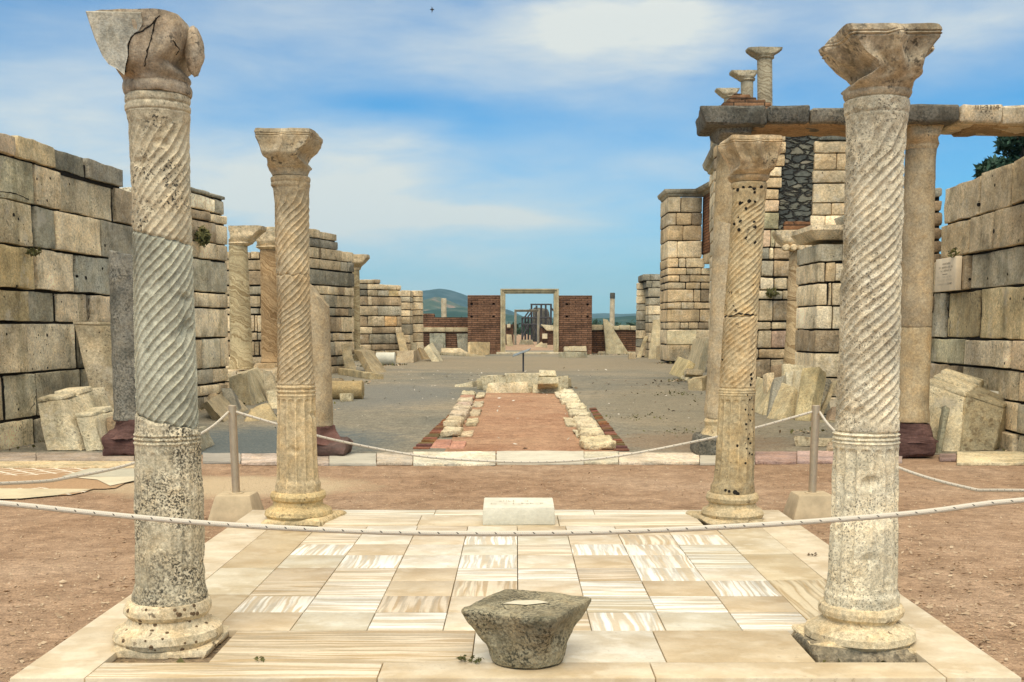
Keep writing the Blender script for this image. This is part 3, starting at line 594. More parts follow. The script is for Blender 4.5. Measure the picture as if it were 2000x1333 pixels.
def capital_mesh(Y, rows, depth, seed=0, na=96, nrow=46, tongue=.03, rough=.006, nmax=22.0, dy=0.0, fascia=True, lean=0.0, chips=.03, persp=1.0):
    """Impost capital: round at the neck, square at the top. rows = silhouette (y, left, right); depth = half depths (neck, top)."""
    y0_, y1_ = rows[-1][0], rows[0][0]; zr = []
    for py, xl, xr in rows:                          # the outline is that of the near face where the block is square
        k = min(1, max(0, ((py-y0_)/(y1_-y0_)-.14)/.36)); q_ = depth[1]*k*k*(3-2*k)*.97; Yn, Yf = Y+dy-q_, Y+dy-q_+2*q_*persp
        pf = YH-(YH-py)*Yn/Yf; fl_, fr_ = lerp_rows(rows, pf)            # the far corner of the same height shows lower down
        if (rows[0][1]+rows[0][2])/2 > CX: xa, xb = W(fl_, pf, Yf).x, W(xr, py, Yn).x
        else: xa, xb = W(xl, py, Yn).x, W(fr_, pf, Yf).x
        zr.append((W(xl, py, Yn).z, xa, xb))
    zr.sort(); z0, z1 = zr[0][0], zr[-1][0]
    mb = MB(); rr = []
    for i in range(nrow+1):
        t = i/nrow; z = z0+(z1-z0)*t; xl, xr = lerp_rows(zr, z); a_ = (xr-xl)/2; cx = (xl+xr)/2
        k = min(1, max(0, (t-.14)/.36)); ks = k*k*(3-2*k); n = 2+(nmax-2)*ks; b_ = depth[0]+(depth[1]-depth[0])*ks
        if t < .16: b_ = a_
        if fascia and (abs(t-.90) < .012 or abs(t-.84) < .012): a_ -= .006; b_ -= .006
        ring = []
        for j in range(na):
            ph = 2*pi*(j+.5)/na; c, s = cos(ph), sin(ph); q_ = (abs(c)**n+abs(s)**n)**(-1/n)
            x = a_*c*q_; y = b_*s*q_; off = 0.0
            if tongue:
                for fa in range(4):
                    dd = (ph-fa*pi/2+pi) % (2*pi)-pi
                    wv = .13*(.30+.70*t); g = exp(-(dd/wv)**2)*min(1, max(0, (t-.42)/.36))*min(1, max(0, (1.0-t)/.16+.12))
                    hol = exp(-((abs(dd)-.48)/.26)**2)*sin(pi*min(1, max(0, (t-.25)/.62)))
                    off += tongue*(g*.8-hol*.75)
            rad = sqrt(x*x+y*y); x *= 1+off/rad; y *= 1+off/rad
            p = Vector((cx+x, Y+dy+y+lean*t, z)); q = noise.noise_vector(p*6+Vector((seed, seed, 0))); p += q*rough+noise.noise_vector(p*22+Vector((0, seed, 0)))*rough*.35
            if chips and t > .6:
                e = max(0, noise.noise(p*7+Vector((seed*3, 1, 2)))-.22)*chips*4*(t-.6); p -= Vector((x, y, .5*rad))*e
            ring.append(p)
        rr.append(ring)
    return mb.rings(rr)
def base_mesh(Y, rows, seed=0, rough=.004, na=72, nsub=5):
    zr = sil(Y, rows); mb = MB(); fine = []
    for (a, b) in zip(zr, zr[1:]):
        for i in range(nsub):
            t = i/nsub; fine.append(tuple(p+(q-p)*t for p, q in zip(a, b)))
    fine.append(zr[-1]); rr = []
    for z, cx, r in fine:
        ring = []
        for j in range(na):
            a = 2*pi*j/na; p = Vector((cx+r*cos(a), Y+r*sin(a), z)); p += noise.noise_vector(p*7+Vector((seed, 0, 0)))*rough+noise.noise_vector(p*26)*rough*.3; ring.append(p)
        rr.append(ring)
    return mb.rings(rr)
def zat(py, Y): return W(1007, py, Y).z
GR4 = 'twisted columns round the tomb'
# ---- front column with three different pieces
Y1 = 5.1
c1 = thing('spiral_column', 'twisted column patched from three pieces, its grey middle drum under a broken winged capital', 'column', (G(330, 1230, ZP).x, Y1, .09), GR4)
r1 = sil(Y1, [(186, 247, 371), (192, 246, 371), (222, 247, 371), (226, 250, 370), (245, 254, 369), (300, 256, 369), (440, 260, 373), (600, 263, 379), (800, 267, 386), (830, 267, 387), (862, 266, 389), (1000, 266, 396), (1135, 266, 399), (1147, 265, 400), (1156, 262, 403), (1180, 262, 404)])
def z1(y): return zat(y, Y1)
cra = slant(z1(452), z1(478), .006, 1); crb = slant(z1(806), z1(836), .007, 2)
shaft(Y1, r1, cra, level(z1(188)), 200, 162, spiral(18, 50, .011, 2.6, None, z1(236), .05, .35), [(z1(206), -.006, .006), (z1(222), -.005, .004)], .0035, 1).build('upper_shaft', 'shaft_spot', c1, (.52, .45, .335))
shaft(Y1, r1, crb, lambda a: cra(a)-.001, 230, 216, spiral(18, 50, .013, 4.5, None, None, .05, 1.5), (), .0025, 2).build('middle_shaft', 'shaft_grey', c1, (.245, .245, .21))
shaft(Y1, r1, level(z1(1180)), lambda a: crb(a)-.001, 150, 162, flutes(20, .006, z1(1140), z1(878), .8, .15), [(z1(847), .006, .005), (z1(855), .006, .005), (z1(863), .006, .005), (z1(851), -.004, .003), (z1(859), -.004, .003)], .004, 3).build('lower_shaft', 'shaft_lichen', c1, (.50, .43, .295))
base_mesh(Y1, [(1168, 262, 403), (1170, 254, 408), (1180, 247, 411), (1190, 246, 411), (1197, 252, 406), (1200, 256, 402), (1212, 250, 408), (1217, 240, 419), (1222, 229, 430), (1236, 225, 433), (1246, 230, 428), (1252, 243, 413)], 1).build('base', 'base', c1, (.62, .53, .385))
b = MB(); a_ = W(212, 1270, Y1-.22); b_ = W(408, 1270, Y1-.22); zz = .115
b.hexa([(a_.x, Y1-.24, zz), (b_.x-.02, Y1-.24, zz), (a_.x+.0, Y1-.23, z1(1243)), (b_.x-.0, Y1-.23, z1(1243)), (a_.x, Y1+.22, zz), (b_.x, Y1+.22, zz), (a_.x, Y1+.22, z1(1243)), (b_.x, Y1+.22, z1(1243))], b=.03, seg=.05, rough=.014, seed=3, freq=5, chip=.05)
b.build('plinth', 'base', c1, (.62, .53, .385))
b = MB().box(a_.x+.02, b_.x+.06, Y1-.30, Y1+.2, .08, .118, b=.01, seg=.1, rough=.004); b.build('foot_slab', 'dark', c1, 'brown')
cp = capital_mesh(Y1, [(22, 166, 345), (30, 170, 368), (40, 174, 376), (60, 180, 388), (90, 193, 399), (118, 210, 399), (126, 214, 394), (140, 229, 388), (150, 238, 374), (160, 245, 370), (164, 246, 366), (168, 243, 370), (176, 242, 374), (185, 244, 374), (189, 248, 372)], (.145, .20), 4, tongue=.012, rough=.010, fascia=False, chips=.05, nmax=7, persp=1.0)
cq = cp.build('capital', 'cap', c1, (.37, .30, .22))
bs = MB(); ctr = W(379, 101, Y1-.03); bs.rings([[ctr+Vector((-.0+.042*cos(q)*sin(p_), .05*sin(q)*sin(p_), -.105*cos(p_)))+noise.noise_vector(Vector((cos(q), sin(q), p_))*2)*.010 for q in [2*pi*j/20 for j in range(20)]] for p_ in [.05+3.04*i/14 for i in range(15)]])
bs.build('volute', 'cap', cq, (.37, .30, .22))
crack(cq, [cq], [[(312, 30), (296, 48), (278, 60), (262, 66), (252, 82), (250, 110), (246, 130), (244, 146)], [(304, 34), (296, 70), (288, 100), (281, 136)], [(338, 80), (350, 96), (340, 112)]], .0035)
wg = MB(); Yw = Y1-.205                                           # lighter broken wing of the capital
wp = [(167, 22), (174, 44), (185, 76), (200, 110), (212, 126), (230, 136), (243, 147), (245, 128), (250, 108), (249, 88), (256, 72), (272, 60), (280, 46), (276, 24), (222, 23)][::-1]
q_ = len(wp); wg.v = [W(x, y, Yw-.012+.0001*(y)) for x, y in wp]+[W(x, y, Yw) for x, y in wp]+[W(x+(4 if x < 240 else 0), y, Yw+.12) for x, y in wp]; wg.v[:q_] = [p+(W(225, 70, Yw)-p)*.03 for p in wg.v[:q_]]
wg.f = [tuple(range(q_))]+[(a, b, b+q_, a+q_) for k in (0, q_) for a, b in ((i+k, (i+1) % q_+k) for i in range(q_))]
wg.build('capital_wing', 'cap', cq, (.42, .39, .32))
rs_ = random.Random(6); pits(c1, [o for o in c1.children if o.name.startswith(('base', 'plinth'))], [(rs_.uniform(222, 425), rs_.uniform(1172, 1272), rs_.uniform(1.5, 5)) for _ in range(46)], 'lichen')
# ---- rear column, buff, fine spiral, leaf capital
Y2 = 8.43
c2 = thing('spiral_column', 'slender buff twisted column with an intact boxy capital above a fluted drum', 'column', (G(582, 1005, ZP).x, Y2, .09), GR4)
r2 = sil(Y2, [(345, 531, 605), (350, 529, 606), (364, 530, 605), (369, 534, 604), (400, 536, 604), (500, 538, 605), (600, 541, 607), (700, 541, 612), (750, 541, 615), (775, 542, 616), (900, 541, 620), (936, 541, 622), (944, 538, 626), (962, 538, 626)])
def z2(y): return zat(y, Y2)
shaft(Y2, r2, slant(z2(538), z2(537), .008, 4), level(z2(346)), 160, 168, spiral(14, 42, .014, 4.0, None, z2(372), .05, .9), [(z2(358), -.004, .006)], .002, 4).build('upper_shaft', 'shaft_buff', c2, (.425, .345, .235))
shaft(Y2, r2, level(z2(752)), lambda a: slant(z2(538), z2(537), .008, 4)(a)-.001, 180, 168, spiral(14, 42, .014, 4.0, z2(752), None, .04, 1.0), (), .002, 5).build('middle_shaft', 'shaft_buff', c2, (.40, .32, .215))
shaft(Y2, r2, level(z2(962)), level(z2(751.5)), 130, 168, flutes(14, .013, z2(940), z2(778), .80, .5, .1), [(z2(756), .006, .006), (z2(764), .006, .006), (z2(772), .006, .006), (z2(760), -.006, .004), (z2(768), -.006, .004)], .002, 6).build('lower_shaft', 'shaft_buff', c2, (.46, .365, .235))
base_mesh(Y2, [(958, 538, 627), (960, 531, 634), (966, 529, 637), (973, 531, 635), (977, 535, 630), (986, 534, 631), (991, 527, 640), (995, 520, 647), (1002, 518, 649), (1008, 522, 646), (1011, 530, 640)], 2).build('base', 'base', c2, (.56, .44, .25))
a_ = W(505, 1018, Y2-.24); b_ = W(654, 1018, Y2-.24)
MB().hexa([(a_.x, Y2-.25, .11), (b_.x-.08, Y2-.26, .11), (a_.x+.03, Y2-.25, z2(1007)), (b_.x-.10, Y2-.25, z2(1007)), (a_.x+.02, Y2+.24, .11), (b_.x+.04, Y2+.24, .11), (a_.x+.02, Y2+.24, z2(1007)), (b_.x+.02, Y2+.2, z2(1004))], b=.03, seg=.06, rough=.02, seed=5, freq=4, chip=.06).build('plinth', 'base', c2, (.55, .44, .27))
capital_mesh(Y2, [(250, 497, 629), (256, 495, 632), (268, 496, 632), (280, 501, 632), (292, 505, 629), (304, 511, 622), (310, 521, 612), (318, 526, 606), (323, 528, 604), (327, 526, 606), (333, 526, 605), (338, 530, 602), (345, 533, 600)], (.16, .27), 9, tongue=.035).build('capital', 'cap', c2, (.41, .335, .225))
# ---- rear column, warm, pitted, with facets
c3 = thing('spiral_column', 'warm ochre twisted column with small round holes below its leaf capital', 'column', (G(1432, 1005, ZP).x, Y2, .09), GR4)
r3 = sil(Y2, [(356, 1428, 1497), (360, 1427, 1498), (372, 1430, 1497), (395, 1430, 1495), (450, 1426, 1492), (520, 1421, 1487), (600, 1415, 1481), (700, 1408, 1477), (755, 1405, 1475), (780, 1404, 1474), (900, 1398, 1473), (940, 1394, 1472), (948, 1389, 1473), (966, 1388, 1473)])
crc = slant(z2(619), z2(617), .010, 7)
def bare3(a, z): return .25+.75*(1 if not (1.35*pi < a < 1.72*pi and z < z2(619)) else max(0.1, .5+noise.noise(Vector((a*3, z*6, 0)))))
shaft(Y2, r3, crc, level(z2(358)), 180, 168, spiral(14, 40, .012, 2.0, None, z2(376), .05, .3), [(z2(371), -.004, .005)], .002, 7).build('upper_shaft', 'shaft_hole', c3, (.52, .42, .275))
shaft(Y2, r3, level(z2(758)), lambda a: crc(a)-.002, 120, 140, spiral(14, 40, .011, 2.0, z2(758), None, .04, .3, bare3), (), .004, 8).build('middle_shaft', 'shaft_hole', c3, (.49, .385, .25))
shaft(Y2, r3, level(z2(966)), level(z2(757.5)), 130, 168, flutes(14, .009, z2(940), z2(779), .80, .3, .25), [(z2(761), .005, .004), (z2(766), .005, .004), (z2(771), .005, .004)], .002, 9).build('lower_shaft', 'shaft_hole', c3, (.45, .365, .24))
base_mesh(Y2, [(961, 1388, 1473), (963, 1382, 1478), (970, 1379, 1481), (977, 1381, 1479), (981, 1386, 1474), (988, 1384, 1476), (994, 1373, 1487), (1001, 1370, 1491), (1008, 1373, 1488), (1011, 1382, 1480)], 3).build('base', 'base', c3, (.50, .41, .27))
a_ = W(1358, 1018, Y2-.24); b_ = W(1500, 1018, Y2-.24)
MB().hexa([(a_.x+.14, Y2-.25, .11), (b_.x, Y2-.27, .11), (a_.x+.05, Y2-.24, z2(1007)), (b_.x, Y2-.25, z2(1007)), (a_.x-.02, Y2+.24, .11), (b_.x-.02, Y2+.24, .11), (a_.x, Y2+.24, z2(1004)), (b_.x-.02, Y2+.2, z2(1007))], b=.03, seg=.06, rough=.02, seed=6, freq=4, chip=.06).build('plinth', 'base', c3, (.48, .40, .27))
capital_mesh(Y2, [(264, 1434, 1527), (270, 1420, 1530), (278, 1405, 1531), (292, 1402, 1529), (308, 1406, 1526), (322, 1412, 1519), (332, 1420, 1510), (338, 1425, 1502), (343, 1424, 1500), (347, 1421, 1501), (352, 1423, 1499), (358, 1430, 1494)], (.16, .26), 12, tongue=.075).build('capital', 'cap', c3, (.47, .36, .225))
pits(c3, [o for o in c3.children], [(1434, 370, 3), (1441, 371, 4), (1452, 366, 3), (1465, 367, 4), (1473, 368, 4), (1474, 376, 3), (1487, 366, 4), (1446, 398, 4), (1450, 396, 2), (1464, 394, 4), (1475, 395, 2.5), (1457, 407, 3), (1442, 425, 2.5), (1446, 433, 4), (1434, 438, 3), (1443, 449, 3.5), (1473, 434, 3), (1474, 443, 4), (1457, 465, 3.5), (1475, 474, 4), (1471, 557, 2), (1467, 732, 4), (1468, 740, 3), (1466, 752, 3), (1411, 703, 2.5), (1440, 871, 3), (1417, 958, 3), (1424, 960, 3), (1436, 962, 5), (1441, 965, 4)]+[(1460+4*sin(k*1.7), 772+k*9.5, 1.8+.8*sin(k*2.3)) for k in range(15)]+[(1468+3*sin(k*1.3), 778+k*11, 1.6+.8*sin(k*3.3)) for k in range(12)])
crack(c3, [o for o in c3.children], [[(1415, 619), (1430, 618), (1442, 612), (1456, 615), (1470, 614), (1480, 619)], [(1459, 380), (1458, 480), (1456, 600)], [(1431, 520), (1430, 640), (1430, 740)]][:1], .006)
# ---- front column, pale, speckled, broken capital
c4 = thing('spiral_column', 'pale speckled twisted column with a chipped wide capital, one corner black with lichen', 'column', (G(1683, 1230, ZP).x, Y1, .09), GR4)
r4 = sil(Y1, [(196, 1652, 1773), (200, 1650, 1774), (224, 1650, 1772), (236, 1654, 1770), (300, 1654, 1766), (400, 1651, 1763), (500, 1646, 1760), (600, 1642, 1758), (700, 1639, 1756), (800, 1634, 1754), (842, 1631, 1753), (870, 1629, 1753), (1000, 1625, 1752), (1148, 1617, 1750), (1156, 1612, 1754), (1186, 1611, 1754)])
shaft(Y1, r4, level(z1(843)), level(z1(197)), 330, 165, spiral(15, 44, .014, 1.7, z1(838), z1(238), .06, .25), [(z1(226), -.004, .006)], .005, 11).build('upper_shaft', 'shaft_speck', c4, (.52, .455, .34))
shaft(Y1, r4, level(z1(1188)), level(z1(842.5)), 150, 168, flutes(16, .010, z1(1140), z1(872), .72, .15, .12), [(z1(847), .006, .004), (z1(855), .006, .004), (z1(863), .006, .004), (z1(851), -.005, .003), (z1(859), -.005, .003)], .004, 12).build('lower_shaft', 'shaft_speck', c4, (.58, .515, .385))
base_mesh(Y1, [(1175, 1612, 1753), (1178, 1604, 1759), (1186, 1601, 1763), (1196, 1602, 1761), (1202, 1609, 1754), (1206, 1611, 1751), (1214, 1600, 1762), (1219, 1589, 1773), (1226, 1576, 1782), (1238, 1573, 1784), (1246, 1582, 1776), (1250, 1594, 1764)], 4, .005).build('base', 'base', c4, (.60, .51, .36))
a_ = W(1582, 1260, Y1-.2); b_ = W(1797, 1260, Y1-.2)
MB().hexa([(a_.x+.10, Y1-.22, .13), (b_.x, Y1-.24, .13), (a_.x+.0, Y1-.2, z1(1238)), (b_.x-.02, Y1-.24, z1(1238)), (a_.x, Y1+.22, .13), (b_.x, Y1+.22, .13), (a_.x, Y1+.2, z1(1238)), (b_.x, Y1+.2, z1(1240))], b=.03, seg=.05, rough=.022, seed=9, freq=5, chip=.07).build('plinth', 'base', c4, (.58, .49, .34))
a_ = W(1590, 1275, Y1-.26); b_ = W(1800, 1275, Y1-.26)
MB().hexa([(a_.x, Y1-.27, .08), (b_.x, Y1-.27, .08), (a_.x, Y1-.25, .16), (b_.x, Y1-.25, .14), (a_.x, Y1+.2, .08), (b_.x, Y1+.2, .08), (a_.x, Y1+.2, .16), (b_.x, Y1+.2, .16)], b=.03, seg=.05, rough=.02, seed=4, freq=6, chip=.05).build('foot_rubble', 'dark', c4, (.34, .29, .21))
cq = capital_mesh(Y1, [(46, 1658, 1836), (52, 1646, 1840), (66, 1630, 1842), (74, 1612, 1840), (84, 1596, 1835), (96, 1594, 1828), (112, 1600, 1818), (128, 1609, 1812), (140, 1617, 1808), (148, 1622, 1800), (154, 1632, 1793), (162, 1645, 1779), (168, 1652, 1773), (173, 1654, 1772), (177, 1651, 1776), (186, 1650, 1778), (194, 1653, 1775), (200, 1660, 1768)], (.145, .25), 15, tongue=.075, rough=.008, chips=.02, persp=1.0).build('capital', 'cap', c4, (.40, .325, .225))
cq.data.materials.append(M['dark'])                      # black lichen on the broken corner
for p in cq.data.polygons:
    q = p.center+cq.location+c4.location-Vector((0, 0, EYE)); y_ = q.y*C_-q.z*S_; px = CX+F*q.x/y_; py = CY-F*(q.y*S_+q.z*C_)/y_; w_ = 14*noise.noise(q*14)+7*noise.noise(q*40)
    if px+w_ < 1636 or (px+w_ < 1684-(py-60)*.12 and py < 128+w_): p.material_index = 1

# ---- loose capital on the pavement
lc = W(1022, 1260, 4.62)
YL = G(1030, 1316, ZP).y+.20
def loose_cap():
    mb = MB(); rr = []; zt = W(1020, 1178, YL).z; zb = ZP; ang = RAD(20)
    # half widths of the square top from the corners seen in the photograph
    H_ = .265; na = 96; cx = W(1030, 1200, YL).x
    prof = [(0, .145, 2), (.03, .160, 2), (.12, .168, 2), (.22, .172, 2), (.34, .176, 2.3), (.48, .182, 2.9), (.62, .190, 4), (.76, .205, 7), (.86, .215, 12), (.94, .220, 16), (.985, .219, 16), (1, .214, 16)]
    for i in range(61):
        t = i/60; r, n = lerp_rows(prof, t); ring = []
        for j in range(na):
            ph = 2*pi*(j+.5)/na; c, s = cos(ph), sin(ph); q_ = (abs(c)**n+abs(s)**n)**(-1/n); x = r*c*q_; y = r*s*q_
            # leaf hollows on each face
            dd = (ph % (pi/2))-pi/4; f = max(0, sin(pi*min(1, max(0, (t-.28)/.6))))
            o = -.020*exp(-((abs(dd)-.42)/.16)**2)*f+.012*exp(-(dd/.16)**2)*f
            q = 1+o/max(.05, sqrt(x*x+y*y)); x *= q; y *= q
            ca, sa = cos(ang+pi/4-RAD(2)), sin(ang+pi/4-RAD(2)); X = x*ca-y*sa; Yy = x*sa+y*ca
            p = Vector((cx+X, YL+Yy, zb+(zt-zb)*t+.012*(X)*t)); p += noise.noise_vector(p*9)*.006+noise.noise_vector(p*30)*.004; ring.append(p)
        rr.append(ring)
    return mb.rings(rr), Vector((cx, YL, ZP)), zt
mb, o_, zt_ = loose_cap()
lt = thing('loose_capital', 'squat lichen-covered stone capital lying loose on the edge of the marble pavement', 'capital', o_)
mb.build('capital_body', 'cap_loose', lt, (.36, .325, .235))
mb = MB(); cx_ = o_.x; rr = [(-.10, -.02), (.0, -.05), (.10, -.01), (.05, .035), (-.05, .03)]
mb.v = [Vector((cx_+x-.005, YL+y, zt_+.004+(.012*x))) for x, y in rr]; mb.f = [tuple(range(5))]; mb.build('bare_patch', 'white', lt, (.66, .60, .48), False)
# ---- inscribed block
zb_ = .292; y0_ = G(1013, 1026, ZP).y; y1_ = G(1013, 975, zb_).y
a_, b_ = W(942, 1010, y0_).x, W(1084, 1010, y0_).x
ins = thing('inscribed_block', 'low white marble block with engraved lettering on its sloping top', 'marker stone', (0, y0_+.15, ZP))
zf = W(1013, 991, y0_).z
MB().hexa([(a_, y0_, ZP), (b_, y0_, ZP), (a_+.005, y0_, zf), (b_-.005, y0_, zf), (a_, y1_, ZP), (b_, y1_, ZP), (a_+.005, y1_, zb_+.012), (b_-.005, y1_, zb_+.012)], b=.008, seg=.05, rough=.002, seed=2).build('block', 'white', ins, (.76, .73, .64))
def glyphs(mb, o, ux, uy, un, x0, x1, y, h, rnd, gapp=.3):
    """A row of worn, unreadable engraved letter strokes on a face with origin o and axes ux, uy."""
    x = x0
    while x < x1:
        w = h*rnd.uniform(.45, .75)
        if rnd.random() > gapp:
            for _ in range(rnd.choice((2, 2, 3))):
                if rnd.random() < .6: q = (x+rnd.choice((0, w*.8)), y, h*.16, h)
                else: q = (x, y+rnd.choice((0, h*.42, h*.84)), w*.9, h*.15)
                b0 = len(mb.v)
                for (dx, dy) in ((0, 0), (q[2], 0), (q[2], q[3]), (0, q[3])): mb.v.append(o+ux*(q[0]+dx)+uy*(q[1]+dy)+un*.0025)
                mb.f.append((b0, b0+1, b0+2, b0+3))
        x += w*1.35
mb = MB(); rnd = random.Random(3); up_ = (Vector((0, y1_-y0_, zb_+.012-zf))).normalized(); nn_ = Vector((1, 0, 0)).cross(up_)
glyphs(mb, Vector((a_, y0_, zf)), Vector((1, 0, 0)), up_, nn_, .12, .44, .19, .045, rnd); glyphs(mb, Vector((a_, y0_, zf)), Vector((1, 0, 0)), up_, nn_, .04, .5, .10, .045, rnd, .35)
mb.build('lettering', 'inkf', ins, None, False)
# ================================================================== rope barrier
YPOST = 9.25
def barrier_post(px, pt, label):
    x = W(px, 960, YPOST).x; t = thing('barrier_post', label, 'post', (x, YPOST, 0), 'posts of the rope barrier')
    w0, w1, zt = .205, .145, W(px, 967, YPOST-.1).z
    MB().hexa([(x-w0, YPOST-w0, 0), (x+w0, YPOST-w0, 0), (x-w1, YPOST-w1, zt), (x+w1, YPOST-w1, zt), (x-w0, YPOST+w0, 0), (x+w0, YPOST+w0, 0), (x-w1, YPOST+w1, zt), (x+w1, YPOST+w1, zt)], b=.02, seg=.06, rough=.004, seed=px).build('concrete_foot', 'concrete', t, None)
    ztop = W(px, 792, YPOST).z; r = .033; dx = pt
    rr = [[Vector((x+dx*z_/ztop+q*cos(2*pi*j/24), YPOST+q*sin(2*pi*j/24), z_)) for j in range(24)] for z_, q in ((zt-.03, r), (zt+.3, r), (ztop-.02, r), (ztop-.003, r), (ztop, r-.004))]
    MB().rings(rr).build('pole', 'steel', t, None)
    rr = [[Vector((x+q*cos(2*pi*j/24), YPOST+q*sin(2*pi*j/24), z_)) for j in range(24)] for z_, q in ((zt-.002, .062), (zt+.006, .062), (zt+.008, .058))]
    MB().rings(rr).build('collar', 'concrete', t, None)
    return Vector((x+dx*.93, YPOST, ztop-.055))
pa = barrier_post(462, -.015, 'steel rope post on a concrete foot, on the broken-mosaic side of the pavement')
pb = barrier_post(1586, .01, 'steel rope post on a concrete foot, behind the pale speckled twisted column')
def rope_curve(pts, n=60):
    """Smooth curve through the points (Catmull-Rom)."""
    P_ = [pts[0]]+pts+[pts[-1]]; out = []
    for i in range(1, len(P_)-2):
        for k in range(n//(len(pts)-1)):
            t = k/(n//(len(pts)-1)); a, b, c, d = P_[i-1], P_[i], P_[i+1], P_[i+2]
            out.append(.5*((2*b)+(c-a)*t+(2*a-5*b+4*c-d)*t*t+(3*b-a-3*c+d)*t**3))
    return out+[pts[-1]]
def rope(pts, label, r=.0105):
    mb = MB().tube(rope_curve(pts), r, 10, True); tag(mb.build('rope', 'rope', None), label, 'rope', 'ropes of the barrier')
YR = 4.1
rope([Vector((-3.35, 4.1, .98)), Vector((-2.6, YR, W(0, 960, YR).z+.02))]+[W(x, y, YR) for x, y in ((0, 983), (200, 1004), (400, 1022), (600, 1034), (800, 1041), (1000, 1042.5), (1200, 1039), (1400, 1030.5), (1600, 1018), (1800, 1001), (2000, 977))]+[Vector((2.6, YR, W(2000, 960, YR).z)), Vector((3.4, 4.1, .99))], 'near white rope with black flecks slung across the front of the pavement')
rope([pa+Vector((.03, 0, 0))]+[W(x, y, YPOST) for x, y in ((545, 830), (650, 859), (800, 888), (900, 898), (1030, 903), (1150, 898), (1250, 884), (1390, 856), (1480, 835))]+[pb-Vector((.03, 0, 0))], 'rope sagging between the two steel posts behind the tomb')
rope([pa-Vector((.03, 0, 0)), Vector((-2.44, 8.64, .79)), Vector((-2.6, 7.67, .685)), Vector((-2.76, 6.85, .68)), Vector((-2.86, 6.17, .735)), Vector((-3.35, 4.1, .98))], 'rope hanging beside the broken mosaic, behind the three-piece column')
rope([pb+Vector((.03, 0, 0)), Vector((2.56, 8.8, .77)), Vector((2.70, 7.87, .625)), Vector((2.84, 6.96, .60)), Vector((2.93, 6.44, .655)), Vector((3.4, 4.1, .99))], 'rope hanging over the bare earth beside the pale speckled column')
# ================================================================== walls of squared stone
class Wall:
    def __init__(s, A, B): s.A = Vector(A); s.B = Vector(B); s.u = (s.B-s.A).normalized(); s.n = Vector((-s.u.y, s.u.x))
    def hit(s, px, py):
        d = ray(px, py); dx, dy = d.x, d.y; den = dx*s.u.y-dy*s.u.x
        t = (s.A.x*s.u.y-s.A.y*s.u.x)/den
        return (Vector((dx*t, dy*t))-s.A).dot(s.u), EYE+d.z*t
    def pt(s, a, off, z): p = s.A+s.u*a+s.n*off; return Vector((p.x, p.y, z))
def split(rnd, a, b, w, mn=.45):
    out = [a]; n = max(1, round((b-a)/w)); 
    for i in range(1, n): out.append(a+(b-a)*(i+rnd.uniform(-.28, .28))/n)
    return out+[b]
def ashlar(name, label, A, B, rows, thick, mat, cols, seed, refpx, group=None, gap=.024, w=.8, rough=.014, b=.010, seg=.13, cat='wall', proud=.02, part='stone_block', freq=2.6, chip=.035, vg=None, ragged=.22):
    """rows from the top: (y top, y bottom, joints). y is read at refpx; joints = list of x, or (x left, x right); optional 4th = colours, 5th = setback in m."""
    wl = Wall(A, B); rnd = random.Random(seed); m_ = (wl.A+wl.B)/2
    t = thing(name, label, cat, (m_.x, m_.y, 0), group); core = MB()
    for ri, row in enumerate(rows):
        yt, yb, js = row[:3]; cc = row[3] if len(row) > 3 and row[3] else None; sb = row[4] if len(row) > 4 else 0.0
        z1_ = wl.hit(refpx, yt)[1]; z0_ = max(-.02, wl.hit(refpx, yb)[1]); ym = (yt+yb)/2
        if isinstance(js, tuple):
            s0, s1 = sorted((wl.hit(js[0], ym)[0], wl.hit(js[1], ym)[0])); ss = split(rnd, s0, s1, w*rnd.uniform(.8, 1.25))
        else: ss = [wl.hit(x, ym)[0] for x in js]
        for i, (a, c) in enumerate(zip(ss, ss[1:])):
            o = rnd.uniform(-proud, proud)+sb; g = (vg or gap)*rnd.uniform(.5, 1.4)/2; zt_ = z1_-(z1_-z0_)*ragged*rnd.random()**2 if ri == 0 else z1_; dz = gap*rnd.uniform(.4, 1.2)/2; tz = rnd.uniform(-.008, .008); ta = rnd.uniform(-.012, .012)
            mb = MB().hexa([wl.pt(a+g, o+ta, z0_+dz), wl.pt(c-g, o-ta, z0_+dz), wl.pt(a+g, o+ta, zt_-dz+tz), wl.pt(c-g, o-ta, zt_-dz-tz), wl.pt(a+g, thick, z0_+dz), wl.pt(c-g, thick, z0_+dz), wl.pt(a+g, thick, zt_-dz), wl.pt(c-g, thick, zt_-dz)],
                           b=b*rnd.uniform(.7, 1.5), seg=seg, rough=rough*rnd.uniform(.6, 1.6), seed=rnd.random()*40, freq=freq, chip=chip*rnd.uniform(0, 1.3))
            col = cc[i % len(cc)] if cc else rnd.choice(cols)
            col = P[col] if isinstance(col, str) else col; k = rnd.uniform(.86, 1.12)
            mb.build(part, mat, t, tuple(q*k for q in col), org=wl.pt((a+c)/2, 0, (z0_+z1_)/2))
        c0, cz0, cz1 = .06+sb+.006*(ri % 2), max(-.03, z0_-.05), z1_-(.04 if ri else .04+(z1_-z0_)*ragged)
        core.hexa([wl.pt(ss[0]+.04, c0, cz0), wl.pt(ss[-1]-.04, c0, cz0), wl.pt(ss[0]+.04, c0, cz1), wl.pt(ss[-1]-.04, c0, cz1), wl.pt(ss[0]+.04, thick-.04-.006*(ri % 2), cz0), wl.pt(ss[-1]-.04, thick-.04-.006*(ri % 2), cz0), wl.pt(ss[0]+.04, thick-.04-.006*(ri % 2), cz1), wl.pt(ss[-1]-.04, thick-.04-.006*(ri % 2), cz1)], b=.004, seg=9, rough=0)
    core.build('wall_core', 'mortar', t); return t, wl
BG = ['beige', 'beige', 'grey', 'cream', 'brown', 'beige']
